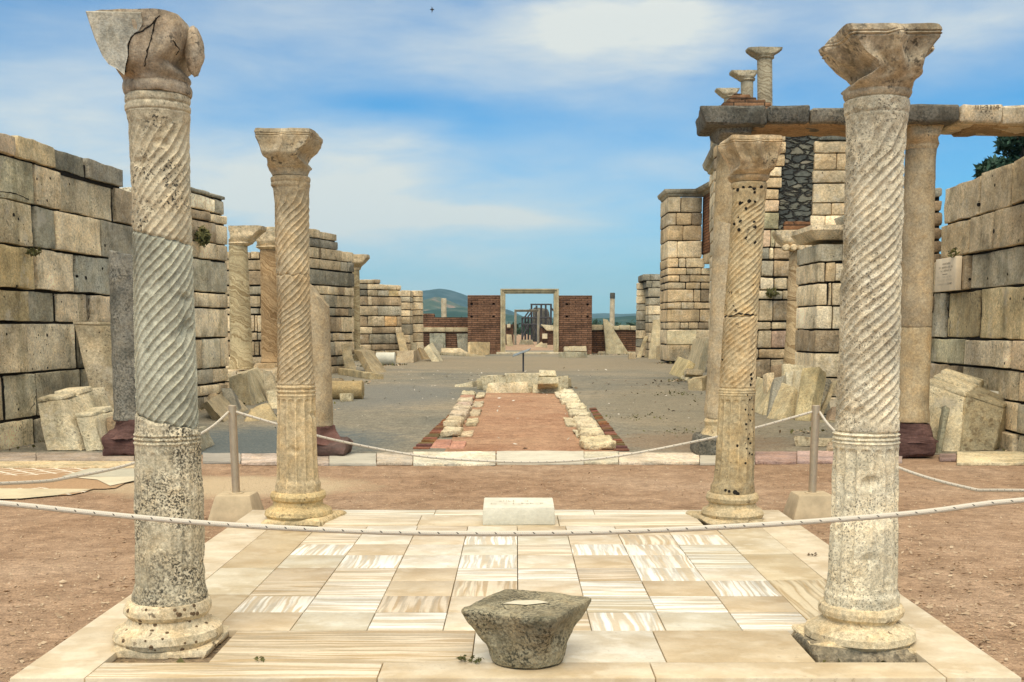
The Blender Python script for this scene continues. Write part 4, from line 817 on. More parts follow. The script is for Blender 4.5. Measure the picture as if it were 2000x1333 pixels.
# near wall behind the broken mosaic
dL = Vector((.088, 1)).normalized(); pL = Vector((-6.72, 14.5))
ashlar('ashlar_wall', 'tall wall of big weathered blocks beside the broken mosaic, loose copings on top', pL-dL*3.2, pL+dL*6, [
    (276, 319, [-70, 28, 106, 166, 236], [(.34, .26, .19), (.46, .36, .21), (.17, .175, .15), (.19, .185, .165)], -.03),
    (321, 400, [-90, -10, 67, 119, 222, 285], ['warm', (.29, .28, .20), (.46, .37, .25), (.40, .345, .25), (.30, .235, .165)]),
    (402, 484, [-120, -40, 66, 105, 193, 285], ['beige', (.40, .335, .22), (.21, .215, .18), (.46, .375, .255), (.22, .215, .185)]),
    (486, 567, [-110, -30, 68, 145, 215, 300], ['grey', (.37, .28, .13), (.43, .36, .26), (.215, .23, .21), (.19, .19, .17)]),
    (569, 630, [-140, -50, 56, 112, 174, 300], ['beige', (.37, .30, .165), (.25, .25, .20), (.42, .35, .255), (.36, .285, .20)]),
    (632, 727, [-160, -80, 55, 156, 300], ['grey', (.45, .385, .28), (.385, .345, .27), (.17, .16, .13)]),
    (729, 815, [-150, -60, 14, 76, 165, 300], ['beige', (.40, .33, .22), (.36, .335, .255), (.27, .25, .19), 'grey']),
    (817, 884, [-170, -50, 72, 160, 300], ['beige', (.48, .42, .30), 'grey', 'beige'])], .75, 'ashlar', BG, 1, 67, rough=.014, b=.008, seg=.07, gap=.028, vg=.075, proud=.045, chip=.05)
wob = bpy.data.objects['ashlar_wall']; wbk = [o for o in wob.children if o.name.startswith('stone_block')]
pits(wob, wbk, [(13, 653, 3), (75, 655, 2), (92, 655, 3.5), (63, 721, 2), (93, 719, 2.5), (36, 800, 2.5), (168, 543, 4), (27, 420, 4), (36, 428, 3), (98, 349, 3), (72, 350, 3), (92, 392, 3), (74, 392, 2), (200, 300, 3), (136, 360, 2), (37, 470, 2.5), (150, 540, 3), (200, 525, 3), (205, 480, 3.5), (33, 560, 3), (8, 580, 2), (120, 590, 2), (150, 610, 2), (160, 585, 2)])
crack(wob, wbk, [[(176, 572), (173, 590), (174, 612), (171, 629)], [(67, 486), (90, 520), (112, 545), (115, 566)], [(0, 375), (30, 378), (60, 392)], [(72, 760), (66, 790), (55, 806)]], .006)
# pier of coursed blocks beyond it
dl2 = Vector((.17, 1)).normalized(); p2 = Vector((-5.97, 23.3))
ashlar('ashlar_wall', 'wall end of evenly coursed blocks standing before the two veined marble columns', p2-dl2*4.5, p2, [
    (381, 392, (355, 440), ['slate']), (393, 421, [330, 375, 421, 440], ['grey', (.58, .52, .40), 'grey']), (422, 440, [330, 412, 444], ['brown', 'cream']), (441, 479, [330, 424, 446], ['brown', 'beige']),
    (480, 511, [320, 391, 424, 446], ['beige', 'cream', 'beige']), (513, 573, [310, 376, 413, 447], ['beige', (.36, .35, .28), (.40, .39, .32)]), (575, 602, (310, 447)), (604, 659, [310, 378, 417, 447], ['cream', 'pale', 'cream']),
    (661, 717, [310, 398, 432, 447], ['beige', (.44, .41, .33), 'beige']), (719, 746, [320, 388, 418, 447]), (748, 768, [330, 392, 408, 430, 447]), (770, 796, (330, 447))], 1.0, 'ashlar', BG, 2, 440, rough=.012, b=.02, seg=.18)
# wall behind the veined pair
ashlar('ashlar_wall', 'low block wall showing in the gap between the two veined marble columns', (W(430, 700, 31.5).x, 31.5), (W(560, 700, 31.5).x, 31.5), [
    (491, 506, [436, 462, 489, 507, 545]), (508, 528, (436, 545)), (530, 557, (436, 545)), (559, 576, (436, 545)), (578, 600, (436, 545)), (602, 614, (436, 545)), (616, 648, [436, 458, 497, 503, 545]), (650, 665, (436, 545)), (667, 695, [436, 458, 497, 506, 545]), (697, 712, (436, 545)), (714, 735, (440, 548)), (737, 752, (440, 548))], .8, 'wallfar', BG, 3, 500, w=.55)
# stylobate the veined pair stands on
ashlar('stylobate', 'low course of blocks the two veined marble columns stand on', (W(380, 740, 27.4).x, 27.4), (W(560, 740, 27.4).x, 27.4), [(722, 746, (380, 548)), (747, 766, (380, 548))], 3.6, 'wallfar', BG, 31, 470, w=.7, cat='plinth')
# curved wall behind the broken stump
Aw, Bw = (W(545, 640, 36).x, 36), (W(692, 640, 41).x, 41)
ashlar('ashlar_wall', 'stepped wall with one dark-veined grey course, behind the broken column stump', Aw, Bw, [
    (454, 470, [570, 606, 625, 658], ['cream', 'cream', 'beige']), (471, 487, [570, 661], [(.21, .215, .20)]), (488, 508, [570, 623, 628, 668, 690], ['cream', 'brown', 'beige', 'beige']), (509, 528, [570, 666, 680, 692], ['beige', 'grey', 'dark']), (530, 558, [560, 683, 692], [(.20, .205, .18), 'dark']),
    (560, 576, (560, 691)), (577, 600, [560, 634, 660, 692]), (602, 617, (560, 692)), (619, 649, [560, 633, 667, 692]), (651, 666, (560, 692)), (668, 695, [560, 655, 692]), (697, 714, (560, 692)), (716, 736, (560, 692)), (738, 757, (560, 692))], 1.2, 'wallfar', BG, 4, 650, w=.6)
ashlar('ashlar_wall', 'short wall whose top steps down towards the far doorway, one orange block in it', (W(698, 640, 52).x, 52), (W(785, 640, 53.5).x, 53.5), [
    (546, 555, [705, 718, 731, 744]), (556, 566, [703, 718, 775, 784]), (567, 579, [703, 719, 738, 760, 778, 785], ['dark', 'beige', 'grey', 'ochre', 'beige']), (580, 597, [703, 719, 727, 785]), (598, 617, [703, 739, 785]), (618, 638, [703, 719, 752, 776, 785], ['brown', 'beige', (.46, .27, .11), 'brown']), (639, 652, [703, 728, 773, 785]), (653, 672, [703, 722, 773, 786]), (673, 684, [703, 726, 786]), (685, 697, (703, 786)), (698, 712, (703, 786))], 2.5, 'wallfar', BG, 5, 745, b=.03)
ashlar('ashlar_wall', 'narrow pier tucked against the rounded pier before the hill', (W(780, 640, 56).x, 56), (W(801, 640, 56).x, 56), [(y, y+h, (782, 801)) for y, h in ((567, 12), (580, 10), (591, 14), (606, 12), (619, 14), (634, 19), (654, 16), (671, 14), (686, 17))], 2, 'wallfar', BG, 6, 790)
def round_pier(name, label, pxl, pxr, Y, ys_, cols, seed):
    a, b = W(pxl, 640, Y).x, W(pxr, 640, Y).x; cx, r = (a+b)/2, (b-a)/2; t = thing(name, label, 'pier', (cx, Y, 0)); rnd = random.Random(seed)
    for y0, y1 in zip(ys_, ys_[1:]):
        zt, zb = zat(y0, Y)-.012, max(0, zat(y1, Y)+.012); q = r*rnd.uniform(.97, 1.0)
        MB().rings(rings_z(cx, Y, [(zb, q-.04), (zb+.03, q), ((zb+zt)/2, q), (zt-.03, q), (zt, q-.04)], 28, seed, .015)).build('drum', 'wallfar', t, rnd.choice(cols))
    MB().rings(rings_z(cx, Y, [(0, r*.9), (zat(ys_[0], Y)-.05, r*.9)], 20)).build('wall_core', 'mortar', t)
round_pier('round_pier', 'rounded pier of stacked drums where the wall ends before the blue hill', 799, 827, 58, [568, 580, 591, 606, 617, 633, 650, 668, 690, 708], ['beige', 'cream', 'grey'], 1)
round_pier('round_pier', 'round pier of banded drums at the end of the wall, opposite the hill', 1242, 1268, 62, [553, 566, 579, 594, 607, 627, 645, 662, 678, 696], ['beige', 'grey', 'cream', 'slate'], 2)
ashlar('ashlar_wall', 'dark-topped wall end between the round pier and the tall corniced pier', (W(1255, 640, 60).x, 60), (W(1294, 640, 60).x, 60), [(535, 548, (1256, 1291), ['slate']), (549, 562, (1262, 1291), ['slate', 'grey']), (563, 580, (1266, 1291), ['grey', 'beige'])]+[(y, y+h, (1267, 1292)) for y, h in ((582, 14), (597, 18), (616, 14), (631, 18), (650, 18), (669, 14), (684, 14))], 2.5, 'wallfar', BG, 7, 1280, w=.6)
# tall pier with a moulded cornice
WM = ['warm', 'beige', 'warm', 'cream', 'brown', 'beige']
tp, wp = ashlar('corniced_pier', 'tall warm stone pier with a moulded cornice and a brick return', (W(1303, 640, 50).x, 50), (W(1400, 640, 50).x, 50), [
    (384, 415, [1304, 1330, 1372]), (416, 440, [1304, 1321, 1351, 1372]), (441, 470, [1304, 1334, 1371]), (471, 504, [1304, 1323, 1371]), (505, 523, [1303, 1325, 1339, 1376], None, -.10), (524, 537, [1303, 1340, 1369, 1388], None, -.10), (538, 551, [1303, 1327, 1347, 1388], None, -.10), (552, 565, [1303, 1339, 1368, 1388], None, -.10),
    (566, 590, [1303, 1354, 1368, 1388], None, -.10), (591, 604, [1303, 1330, 1355, 1388], None, -.10), (605, 629, [1303, 1366, 1388], None, -.10), (630, 643, [1303, 1328, 1344, 1363, 1388], None, -.10), (644, 673, (1303, 1390), None, -.10), (674, 706, (1303, 1390), None, -.10)], 2.6, 'wallfar', WM, 8, 1340, w=1.2, b=.03)
def cornice(parent, pts, z, prof, mat, col, back=.5, name='cornice'):
    """A moulding with profile prof [(out, up)] along the line pts (in plan, running to the viewer's right)."""
    mb = MB(); rr = []
    for i, p in enumerate(pts):
        a = Vector(pts[max(0, i-1)]); b = Vector(pts[min(len(pts)-1, i+1)]); u = (b-a).normalized(); n = Vector((u.y, -u.x))
        if 0 < i < len(pts)-1:
            u1 = (Vector(p)-a).normalized(); n1 = Vector((u1.y, -u1.x)); n = n/max(.3, n.dot(n1))
        rr.append([Vector((p[0]+n.x*o, p[1]+n.y*o, z+h)) for o, h in prof]+[Vector((p[0]-n.x*back, p[1]-n.y*back, z+prof[-1][1])), Vector((p[0]-n.x*back, p[1]-n.y*back, z+prof[0][1]))])
    return mb.rings(rr).build(name, mat, parent, col, False)
x0, x1 = W(1303, 640, 50).x, W(1373, 640, 50).x; zc_ = zat(384, 50)+.01
PROF = [(.0, 0), (.05, .02), (.08, .09), (.16, .13), (.20, .20), (.22, .29)]
cornice(tp, [(x0, 52.5), (x0, 50), (x1, 50), (x1-.05, 46.5)], zc_, PROF, 'wallfar', 'grey')
MB().box(x1-.06, x1+.8, 47.2, 50.4, zat(497, 50), zc_-.01, b=.02, seg=5).build('brick_return', 'brick', tp, (1.35, 1.15, .95))
MB().box(x1-.05, x1+.9, 47.0, 50.2, zat(507, 50)-.2, zat(497, 50)-.01, b=.05, seg=.4, rough=.03).build('impost', 'wallfar', tp, 'beige')
# ---- the big ruin with the rubble filled opening
YB_ = 28.0
def fr(px): return W(px, 600, YB_).x
tb, wb = ashlar('ruined_transept', 'tall ruin with a rubble-filled opening between pale quoins, black beam across its top', (fr(1405), YB_), (fr(1690), YB_), [
    (256, 276, [1470, 1500, 1536]), (277, 300, [1405, 1470, 1536]), (301, 325, [1405, 1468, 1534]), (326, 345, [1405, 1475, 1527]), (347, 367, [1405, 1480, 1528], ['warm', 'warm']), (369, 390, [1405, 1478, 1522], ['cream', 'warm']), (391, 414, [1405, 1490, 1522], ['beige', (.52, .37, .25)]), (415, 448, [1405, 1488, 1522], ['grey', (.27, .26, .16)]), (449, 483, [1405, 1487, 1505, 1514, 1582, 1600], ['beige', (.50, .34, .24), 'green', 'beige', 'beige']), (484, 507, [1405, 1488, 1502, 1512, 1600], ['beige', 'slate', 'cream', 'brown']), (509, 541, [1405, 1487, 1511, 1600], ['beige', 'grey', 'brown']),
    (543, 566, [1405, 1484, 1512, 1538, 1600], ['cream', 'pale', 'cream', 'beige']), (568, 585, [1405, 1511, 1529, 1600], ['pale', 'grey', 'beige']), (587, 627, [1405, 1483, 1509, 1600], ['beige', 'beige', 'brown']), (629, 644, [1405, 1507, 1600], ['beige', 'cream']), (646, 680, [1405, 1480, 1507, 1540, 1600], ['beige', 'beige', 'pink', 'beige']), (682, 701, [1405, 1482, 1535, 1600]), (703, 738, [1405, 1505, 1600], ['brown', 'beige']), (740, 768, (1405, 1600))], .9, 'wallfar', WM, 9, 1500, w=1.1, rough=.012, b=.02)
for row in [(276, 299, [1591, 1660, 1700], ['beige', 'cream']), (300, 332, [1591, 1634, 1660, 1700], ['warm', 'warm', 'beige']), (333, 357, [1588, 1660, 1700], ['beige', 'grey']), (359, 396, [1588, 1655, 1700], ['cream', 'beige']), (397, 420, [1587, 1624, 1655, 1700], ['beige', 'warm', 'beige']), (421, 441, [1583, 1612, 1655, 1700], ['cream', 'cream', 'beige']), (443, 470, (1590, 1700), None)]:
    yt, yb, js = row[:3]; ss = [wb.hit(x, (yt+yb)/2)[0] for x in js]; za_, zb2 = wb.hit(1600, yt)[1], wb.hit(1600, yb)[1]
    for i, (a, c) in enumerate(zip(ss, ss[1:])):
        cl = row[3][i % len(row[3])] if row[3] else 'beige'
        MB().hexa([wb.pt(a+.008, 0, zb2+.006), wb.pt(c-.008, 0, zb2+.006), wb.pt(a+.008, 0, za_-.006), wb.pt(c-.008, 0, za_-.006), wb.pt(a+.008, .85, zb2+.006), wb.pt(c-.008, .85, zb2+.006), wb.pt(a+.008, .85, za_-.006), wb.pt(c-.008, .85, za_-.006)], b=.02, seg=.25, rough=.012, seed=i+yt).build('quoin', 'wallfar', tb, cl)
MB().box(fr(1515), fr(1600), YB_+.10, YB_+.8, zat(448, YB_), zat(256, YB_), b=.02, seg=.12, rough=.05, freq=5).build('rubble_infill', 'rubble', tb)
MB().box(fr(1528), fr(1588), YB_+.02, YB_+.5, zat(449, YB_), zat(432, YB_), b=.12, seg=.12, rough=.03).build('tile_patch', 'brick', tb, (1.2, 1.1, .9))
MB().box(fr(1588), fr(1668), YB_-.04, YB_+.6, zat(274, YB_), zat(261, YB_), b=.02, seg=.3, rough=.01).build('string_course', 'dark', tb, 'slate')
MB().box(fr(1508), fr(1700), YB_+.06, YB_+8, zat(262, YB_), zat(216, YB_), b=.05, seg=.8, rough=.05).build('brick_core', 'brick', tb, (1.1, 1.05, .95))
MB().box(fr(1508), fr(1690), YB_+.95, YB_+8.5, 0, zat(264, YB_), b=.05, seg=2, rough=.03).build('rear_mass', 'wallfar', tb, 'beige')
ashlar('side_wall', 'narrow coursed return wall just behind the tall smooth column with the dark impost', (W(1384, 600, 33.5).x, 33.5), (fr(1412), YB_-.05), [(y, y+h, (1386, 1411), ['cream', 'beige', 'green']) for y, h in ((312, 26), (339, 24), (364, 24), (389, 24), (414, 22), (437, 24), (462, 28), (492, 22), (515, 26), (542, 24), (567, 20), (588, 32), (621, 24), (646, 30), (677, 30), (708, 32))], .8, 'wallfar', BG, 10, 1400, w=2.2)
ob = bpy.data.objects['side_wall']
cornice(ob, [(W(1384, 600, 33.5).x-.05, 33.5), (fr(1412), YB_-.15)], zat(312, 30.5), PROF, 'wallfar', 'grey', .3)
# ---- pier in front of the ruin, with a projecting moulded top
ashlar('stepped_pier', 'stone pier beside the single veined column, topped by a projecting moulding', (W(1592, 640, 21.5).x, 21.5), (W(1720, 640, 21.5).x, 21.5), [
    (469, 511, [1597, 1646, 1720], [(.36, .33, .26), (.36, .33, .26)]), (513, 551, [1596, 1612, 1632, 1720], ['beige', 'warm', 'beige']), (553, 597, [1595, 1617, 1625, 1720], ['cream', 'beige', 'beige']), (598, 643, [1594, 1626, 1720], ['pale', 'pale']), (645, 689, [1592, 1640, 1720], ['brown', 'beige']), (691, 737, [1591, 1720], ['cream']), (739, 775, (1588, 1720)), (776, 812, (1586, 1720))], 1.6, 'ashlar', BG, 11, 1620, w=1.0)
ob = bpy.data.objects['stepped_pier']; xa_ = W(1594, 640, 21.5).x
cornice(ob, [(xa_, 23), (xa_, 21.5), (W(1720, 640, 21.5).x, 21.5)], zat(468, 21.5), [(0, 0), (.04, .03), (.18, .17), (.18, .26)], 'ashlar', 'beige', .9)
MB().hexa([W(1634, 440, 21.4), W(1660, 436, 21.4), W(1629, 428, 21.4), W(1660, 417, 21.4), W(1634, 440, 22.2), W(1660, 436, 22.2), W(1629, 428, 22.2), W(1660, 417, 22.2)], b=.02, seg=.1, rough=.01).build('top_fragment', 'ashlar', ob, 'grey')
# ---- near wall with the plaque
dR = Vector((.052, 1)).normalized(); pR = Vector((6.45, 14.1)); AR, BR_ = pR+dR*3.9, pR-dR*4
ashlar('ashlar_wall', 'wall of large tan blocks carrying the inscribed plaque, its top stepping up', AR, BR_, [
    (326, 412, [1845, 1914, 1971, 2070, 2200], ['beige', 'beige', (.46, .34, .20), 'beige']), (414, 488, [1838, 1897, 1944, 2060, 2200], [(.37, .28, .17), 'beige', (.42, .33, .22), 'beige']), (490, 561, [1825, 1842, 1892, 2010, 2200], ['beige', 'brown', (.38, .355, .28), 'beige']),
    (563, 662, [1818, 1845, 1909, 2030, 2200], ['grey', (.32, .255, .14), (.42, .34, .19), 'beige']), (664, 719, [1816, 1880, 1886, 1972, 2080], ['green', 'cream', (.50, .43, .33), (.40, .31, .22)]), (721, 778, [1814, 1876, 1986, 2150], ['brown', (.45, .38, .27), (.40, .32, .22)]), (780, 835, [1812, 1876, 1985, 2150], ['grey', 'beige', 'grey']), (837, 890, [1812, 1890, 1985, 2150], ['grey', 'beige', 'grey'])], .8, 'ashlar', BG, 12, 1940, rough=.014, b=.008, seg=.07, gap=.028, vg=.075, proud=.045, chip=.05)
ashlar('rubble_pier', 'crumbling end of small rough stones between the tall ochre column and the tan block wall', (W(1800, 600, 17.9).x, 17.9), (W(1846, 600, 17.9).x, 17.9), [(y, y+h, (1806, 1843)) for y, h in ((364, 22), (387, 26), (414, 30), (446, 22), (470, 24), (496, 26), (524, 26), (552, 24), (578, 30), (610, 36), (648, 40), (690, 44), (736, 50), (788, 50))], .8, 'rough', ['grey', 'brown', 'green'], 13, 1830, w=.25, rough=.03, b=.04, gap=.02)
wbk = [o for o in bpy.data.objects if o.name.startswith('stone_block') and o.parent and o.parent.get('label', '').startswith('wall of large tan')]
pits(wbk[0].parent, wbk, [(1943, 362, 3.5), (1938, 344, 2.5), (1941, 452, 5), (1894, 546, 3), (1929, 544, 3), (1968, 536, 3), (1973, 584, 3), (1999, 584, 3), (1960, 318, 3), (1990, 470, 3), (1912, 400, 4), (1962, 710, 3)])
crack(wbk[0].parent, wbk, [[(1961, 312), (1962, 330)], [(1850, 600), (1856, 630), (1853, 660)]], .006)
# ---- plaque
wR = Wall(AR, BR_); s0, z0 = wR.hit(1842, 571); s1, z1p = wR.hit(1886, 500)
pt_ = thing('stone_plaque', 'small cream stone plaque with engraved lines fixed to the tan block wall', 'plaque', wR.pt((s0+s1)/2, -.09, z0))
ns = -.13
MB().hexa([wR.pt(s0, ns, z0), wR.pt(s1, ns, z0), wR.pt(s0, ns, z1p), wR.pt(s1, ns, z1p), wR.pt(s0, -.045, z0), wR.pt(s1, -.045, z0), wR.pt(s0, -.045, z1p), wR.pt(s1, -.045, z1p)], b=.006, seg=.2, rough=.001).build('slab', 'plaque', pt_)
mb = MB(); fd = MB(); rnd = random.Random(8); Wd, Hd = s1-s0, z1p-z0; o_ = wR.pt(s0, ns-.001, z0); ux = Vector((wR.u.x, wR.u.y, 0)); up = Vector((0, 0, 1)); un = -Vector((wR.n.x, wR.n.y, 0))
for a, c, yy, tgt in ((.34, .72, .79, mb), (.18, .84, .685, mb), (.24, .78, .585, mb), (.10, .22, .40, fd), (.36, .85, .40, fd), (.14, .92, .30, fd), (.14, .62, .19, fd), (.62, .86, .19, mb)): glyphs(tgt, o_, ux, up, un, a*Wd, c*Wd, yy*Hd, Hd*.055, rnd, .12)
b0 = len(mb.v); mb.v += [o_+ux*(x*Wd)+up*(y*Hd)+un*.0025 for x, y in ((.37, .50), (.62, .50), (.62, .515), (.37, .515))]; mb.f.append((b0, b0+1, b0+2, b0+3))
mb.build('lettering', 'ink', pt_, None, False); fd.build('faded_lettering', 'inkf', pt_, None, False)
# ================================================================== smooth and veined columns
def plain_column(name, label, Y, parts, base=None, cap=None, group=None, extra=None):
    """parts: (rows, material, colour, slant of its top)."""
    x = W((parts[-1][0][-1][1]+parts[-1][0][-1][2])/2, 640, Y).x; t = thing(name, label, 'column', (x, Y, 0), group)
    for i, (rows, mat, col, jag) in enumerate(parts):
        zr = sil(Y, rows); zb, zt = zr[0][0], zr[-1][0]
        topf = (lambda a, zt=zt, jag=jag, i=i: zt+jag*(cos(a)*-.75+.15*noise.noise(Vector((cos(a)*2, sin(a)*2, i))))) if jag else level(zt)
        shaft(Y, zr, level(zb), topf, max(12, int((zt-zb)*12)), 40, None, (), .006, i).build('shaft', mat, t, col)
    return t
GR = 'tall columns on the threshold line'
YC = 13.85
def z5(y): return zat(y, YC)
t5 = plain_column('tall_column', 'tall ochre column on a red stone base, carrying the beam near the plaque wall', YC, [([(292, 1770, 1828), (310, 1769, 1826), (525, 1760, 1822), (640, 1757, 1818)], 'shaft_buff', (.37, .30, .205), 0), ([(640, 1757, 1818), (800, 1750, 1812), (810, 1748, 1814), (824, 1748, 1814)], 'shaft_buff', (.42, .335, .215), 0)], group=GR)
base_mesh(YC, [(826, 1750, 1812), (838, 1748, 1816), (842, 1740, 1818), (856, 1736, 1822), (862, 1730, 1830)], 5, .02, 40).build('base', 'redbase', t5, 'red')
def pedestal(t, pxl, pxr, yt, yb, Y, mat, col, dep=.5, skew=0, seed=0, b=.04, rough=.025):
    a, c = W(pxl, 800, Y-dep/2).x, W(pxr, 800, Y-dep/2).x; zt = zat(yt, Y-dep/2); zb = max(.02, zat(yb, Y-dep/2))
    return MB().hexa([(a, Y-dep/2, zb), (c, Y-dep/2+skew, zb), (a, Y-dep/2, zt), (c, Y-dep/2+skew, zt), (a, Y+dep/2, zb), (c, Y+dep/2, zb), (a, Y+dep/2, zt), (c, Y+dep/2, zt)], b=b, seg=.05, rough=rough*1.3, seed=seed, freq=4, chip=.05).build('plinth', mat, t, col)
pedestal(t5, 1748, 1834, 856, 897, YC, 'redbase', 'red', .56, 0, 3)
capital_mesh(YC, [(236, 1764, 1850), (252, 1766, 1845), (268, 1768, 1838), (282, 1769, 1832), (288, 1768, 1830), (293, 1771, 1828)], (.19, .26), 21, 64, 24, 0.012, .012, 6, persp=.4).build('capital', 'cap', t5, (.43, .32, .19))
t6 = plain_column('tall_column', 'tall smooth column with a dark impost, directly behind the warm ochre twisted column', YC+.1, [([(284, 1401, 1462), (440, 1394, 1458)], 'shaft_buff', (.42, .33, .21), .0), ([(441, 1394, 1458), (640, 1386, 1450), (790, 1378, 1440), (800, 1376, 1442), (818, 1378, 1440)], 'shaft_buff', (.42, .345, .24), .08)], group=GR)
capital_mesh(YC+.1, [(240, 1391, 1478), (256, 1394, 1472), (270, 1398, 1466), (285, 1402, 1462)], (.2, .36), 22, 64, 20, 0.0, .012, 7, 0, False, persp=.4).build('impost', 'dark', t6, (.23, .22, .19))
base_mesh(YC+.1, [(815, 1380, 1440), (822, 1376, 1444), (830, 1378, 1442), (838, 1376, 1444), (846, 1370, 1450), (852, 1366, 1454)], 6, .015, 40).build('base', 'base', t6, (.46, .38, .25))
pedestal(t6, 1364, 1475, 853, 896, YC+.1, 'dark', (.22, .205, .17), .56, 0, 4)
t7 = plain_column('tall_column', 'dark grey column stump on a dark red base, hidden partly by the three-piece twisted column', YC, [([(496, 214, 277), (640, 218, 278), (800, 224, 284), (820, 222, 286)], 'dark', (.24, .23, .20), .06)], group=GR)
base_mesh(YC, [(818, 222, 286), (824, 228, 292), (836, 226, 294), (842, 216, 302), (852, 206, 310)], 7, .03, 40).build('base', 'redbase', t7, 'red')
pedestal(t7, 193, 318, 850, 899, YC, 'redbase', (.105, .055, .05), .56, 0, 5, .05, .035)
t8 = plain_column('tall_column', 'broken-topped plain column stump on a black and red base, behind the slender buff twisted column', YC, [([(566, 583, 642), (640, 584, 644), (800, 586, 650), (832, 586, 650)], 'shaft_buff', (.37, .30, .205), .26)], group=GR)
base_mesh(YC, [(831, 588, 648), (833, 586, 652), (839, 584, 654), (842, 582, 656), (852, 578, 664), (864, 574, 674), (868, 580, 668)], 8, .03, 40).build('base', 'redbase', t8, (.17, .085, .07))
pedestal(t8, 566, 676, 862, 897, YC, 'redbase', (.12, .09, .08), .56, 0, 6, .06, .04)
# the beam they carry
bm = thing('stone_beam', 'long weathered stone beam across the tall columns, half black and half pale', 'beam', (W(1680, 225, YC-.4).x, YC, z5(240)))
def beam_piece(px0, px1, yt, yb, mat, col, seed, y0=YC-.42, y1=YC+.42, name='beam_block', soff=None, skew=0):
    a, c = W(px0, 220, y0).x, W(px1, 220, y0).x; zt, zb = zat(yt, y0), zat(yb, y0)
    MB().hexa([(a, y0, zb), (c, y0, zb), (a-skew, y0-.04, zt), (c-skew*.3, y0-.04, zt), (a, y1, zb), (c, y1, zb), (a, y1, zt), (c, y1, zt)], b=.03, seg=.11, rough=.02, seed=seed, freq=4, chip=.06).build(name, mat, bm, col)
beam_piece(1382, 1500, 207, 243, 'dark', (.17, .165, .145), 1, skew=.10); beam_piece(1501, 1582, 207, 240, 'dark', (.19, .185, .165), 2); beam_piece(1583, 1716, 211, 242, 'dark', (.24, .22, .18), 3); beam_piece(1717, 1874, 205, 238, 'dark', (.20, .185, .155), 4); beam_piece(1875, 1957, 206, 240, 'cap', (.52, .43, .30), 5); beam_piece(1958, 2180, 207, 243, 'cap', (.52, .43, .30), 6)
a, c = W(1478, 250, YC-.36).x, W(1716, 250, YC-.36).x
MB().box(a, c, YC-.34, YC+.40, z5(256), z5(243), b=.02, seg=.10, rough=.03, freq=7).build('carved_soffit', 'porous', bm, (.38, .26, .155))
a, c = W(1905, 250, YC-.36).x, W(2180, 250, YC-.36).x
MB().box(a, c, YC-.30, YC+.40, z5(256), z5(244), b=.03, seg=.10, rough=.05, freq=5).build('carved_soffit', 'porous', bm, (.36, .26, .16))
mb = MB(); rnd = random.Random(4); o_ = Vector((W(1901, 232, YC-.45).x, YC-.478, z5(233)))
glyphs(mb, o_, Vector((1, 0, 0)), Vector((0, 0, 1)), Vector((0, -1, 0)), 0, .30, 0.02, .05, rnd, 0.1); mb.build('lettering', 'ink', bm, None, False)
# veined marble columns
def impost(t, Y, rows, dep, mat, col, seed=0, name='capital'): return capital_mesh(Y, rows, dep, seed, 48, 16, 0.0, .010, 8, 0, False, chips=.02, persp=0.0).build(name, mat, t, col)
GV = 'veined marble columns'
t9 = plain_column('veined_column', 'honey-coloured veined column with a cracked shaft, nearest the coursed wall end', 28, [([(481, 447, 483), (600, 449, 489), (702, 450, 493), (708, 447, 495), (721, 447, 495)], 'vein', (.52, .42, .26), 0)], group=GV)
impost(t9, 28, [(441, 444, 512), (449, 444, 511), (452, 446, 505), (465, 448, 492), (467, 446, 494), (476, 446, 494), (481, 449, 484)], (.25, .32), 'wallfar', 'beige', 1)
t10 = plain_column('veined_column', 'reddish veined column, the farther of the pair, half hidden by the slender buff twisted column', 30, [([(487, 508, 546), (600, 510, 548), (700, 511, 549), (708, 509, 551)], 'vein', (.46, .31, .17), 0)], group=GV)
impost(t10, 30, [(452, 496, 566), (460, 497, 562), (476, 502, 552), (478, 500, 554), (484, 500, 554), (488, 508, 547)], (.25, .32), 'wallfar', 'beige', 2)
MB().box(W(503, 708, 30).x, W(556, 708, 30).x, 29.6, 30.4, zat(722, 30)-.02, zat(709, 30), b=.04, seg=.1, rough=.02).build('base', 'wallfar', t10, 'warm')
t11 = plain_column('veined_column', 'single veined column with a scalloped impost, standing before the ruined transept', 26.5, [([(490, 1542, 1576), (588, 1538, 1574)], 'vein', (.50, .37, .225), 0), ([(589, 1538, 1574), (640, 1536, 1573), (712, 1530, 1569), (760, 1528, 1568)], 'vein', (.50, .37, .22), 0)], group=GV)
impost(t11, 26.5, [(451, 1517, 1594), (458, 1518, 1593), (476, 1528, 1588), (480, 1528, 1590), (489, 1532, 1586)], (.24, .32), 'wallfar', 'beige', 3)
for k in range(4):
    xk = W(1535+k*14.5, 484, 26.5-.3).x; c_ = Vector((xk, 26.5-.27, zat(484, 26.2)))
    MB().rings([[c_+Vector((.075*cos(2*pi*j/14)*s_, -.12+d_, .075*sin(2*pi*j/14)*s_)) for j in range(14)] for d_, s_ in ((0, .7), (.02, 1), (.2, 1))]).build('scallop', 'wallfar', t11, 'beige')
t12 = plain_column('slim_column', 'slim banded pilaster column with a flared impost, at the end of the stepped wall', 42, [([(528, 688, 702), (690, 690, 704), (705, 690, 704)], 'vein', (.50, .41, .26), 0)])
impost(t12, 42, [(497, 683, 718), (503, 684, 719), (519, 688, 706), (528, 688, 704)], (.12, .35), 'wallfar', 'beige', 4)
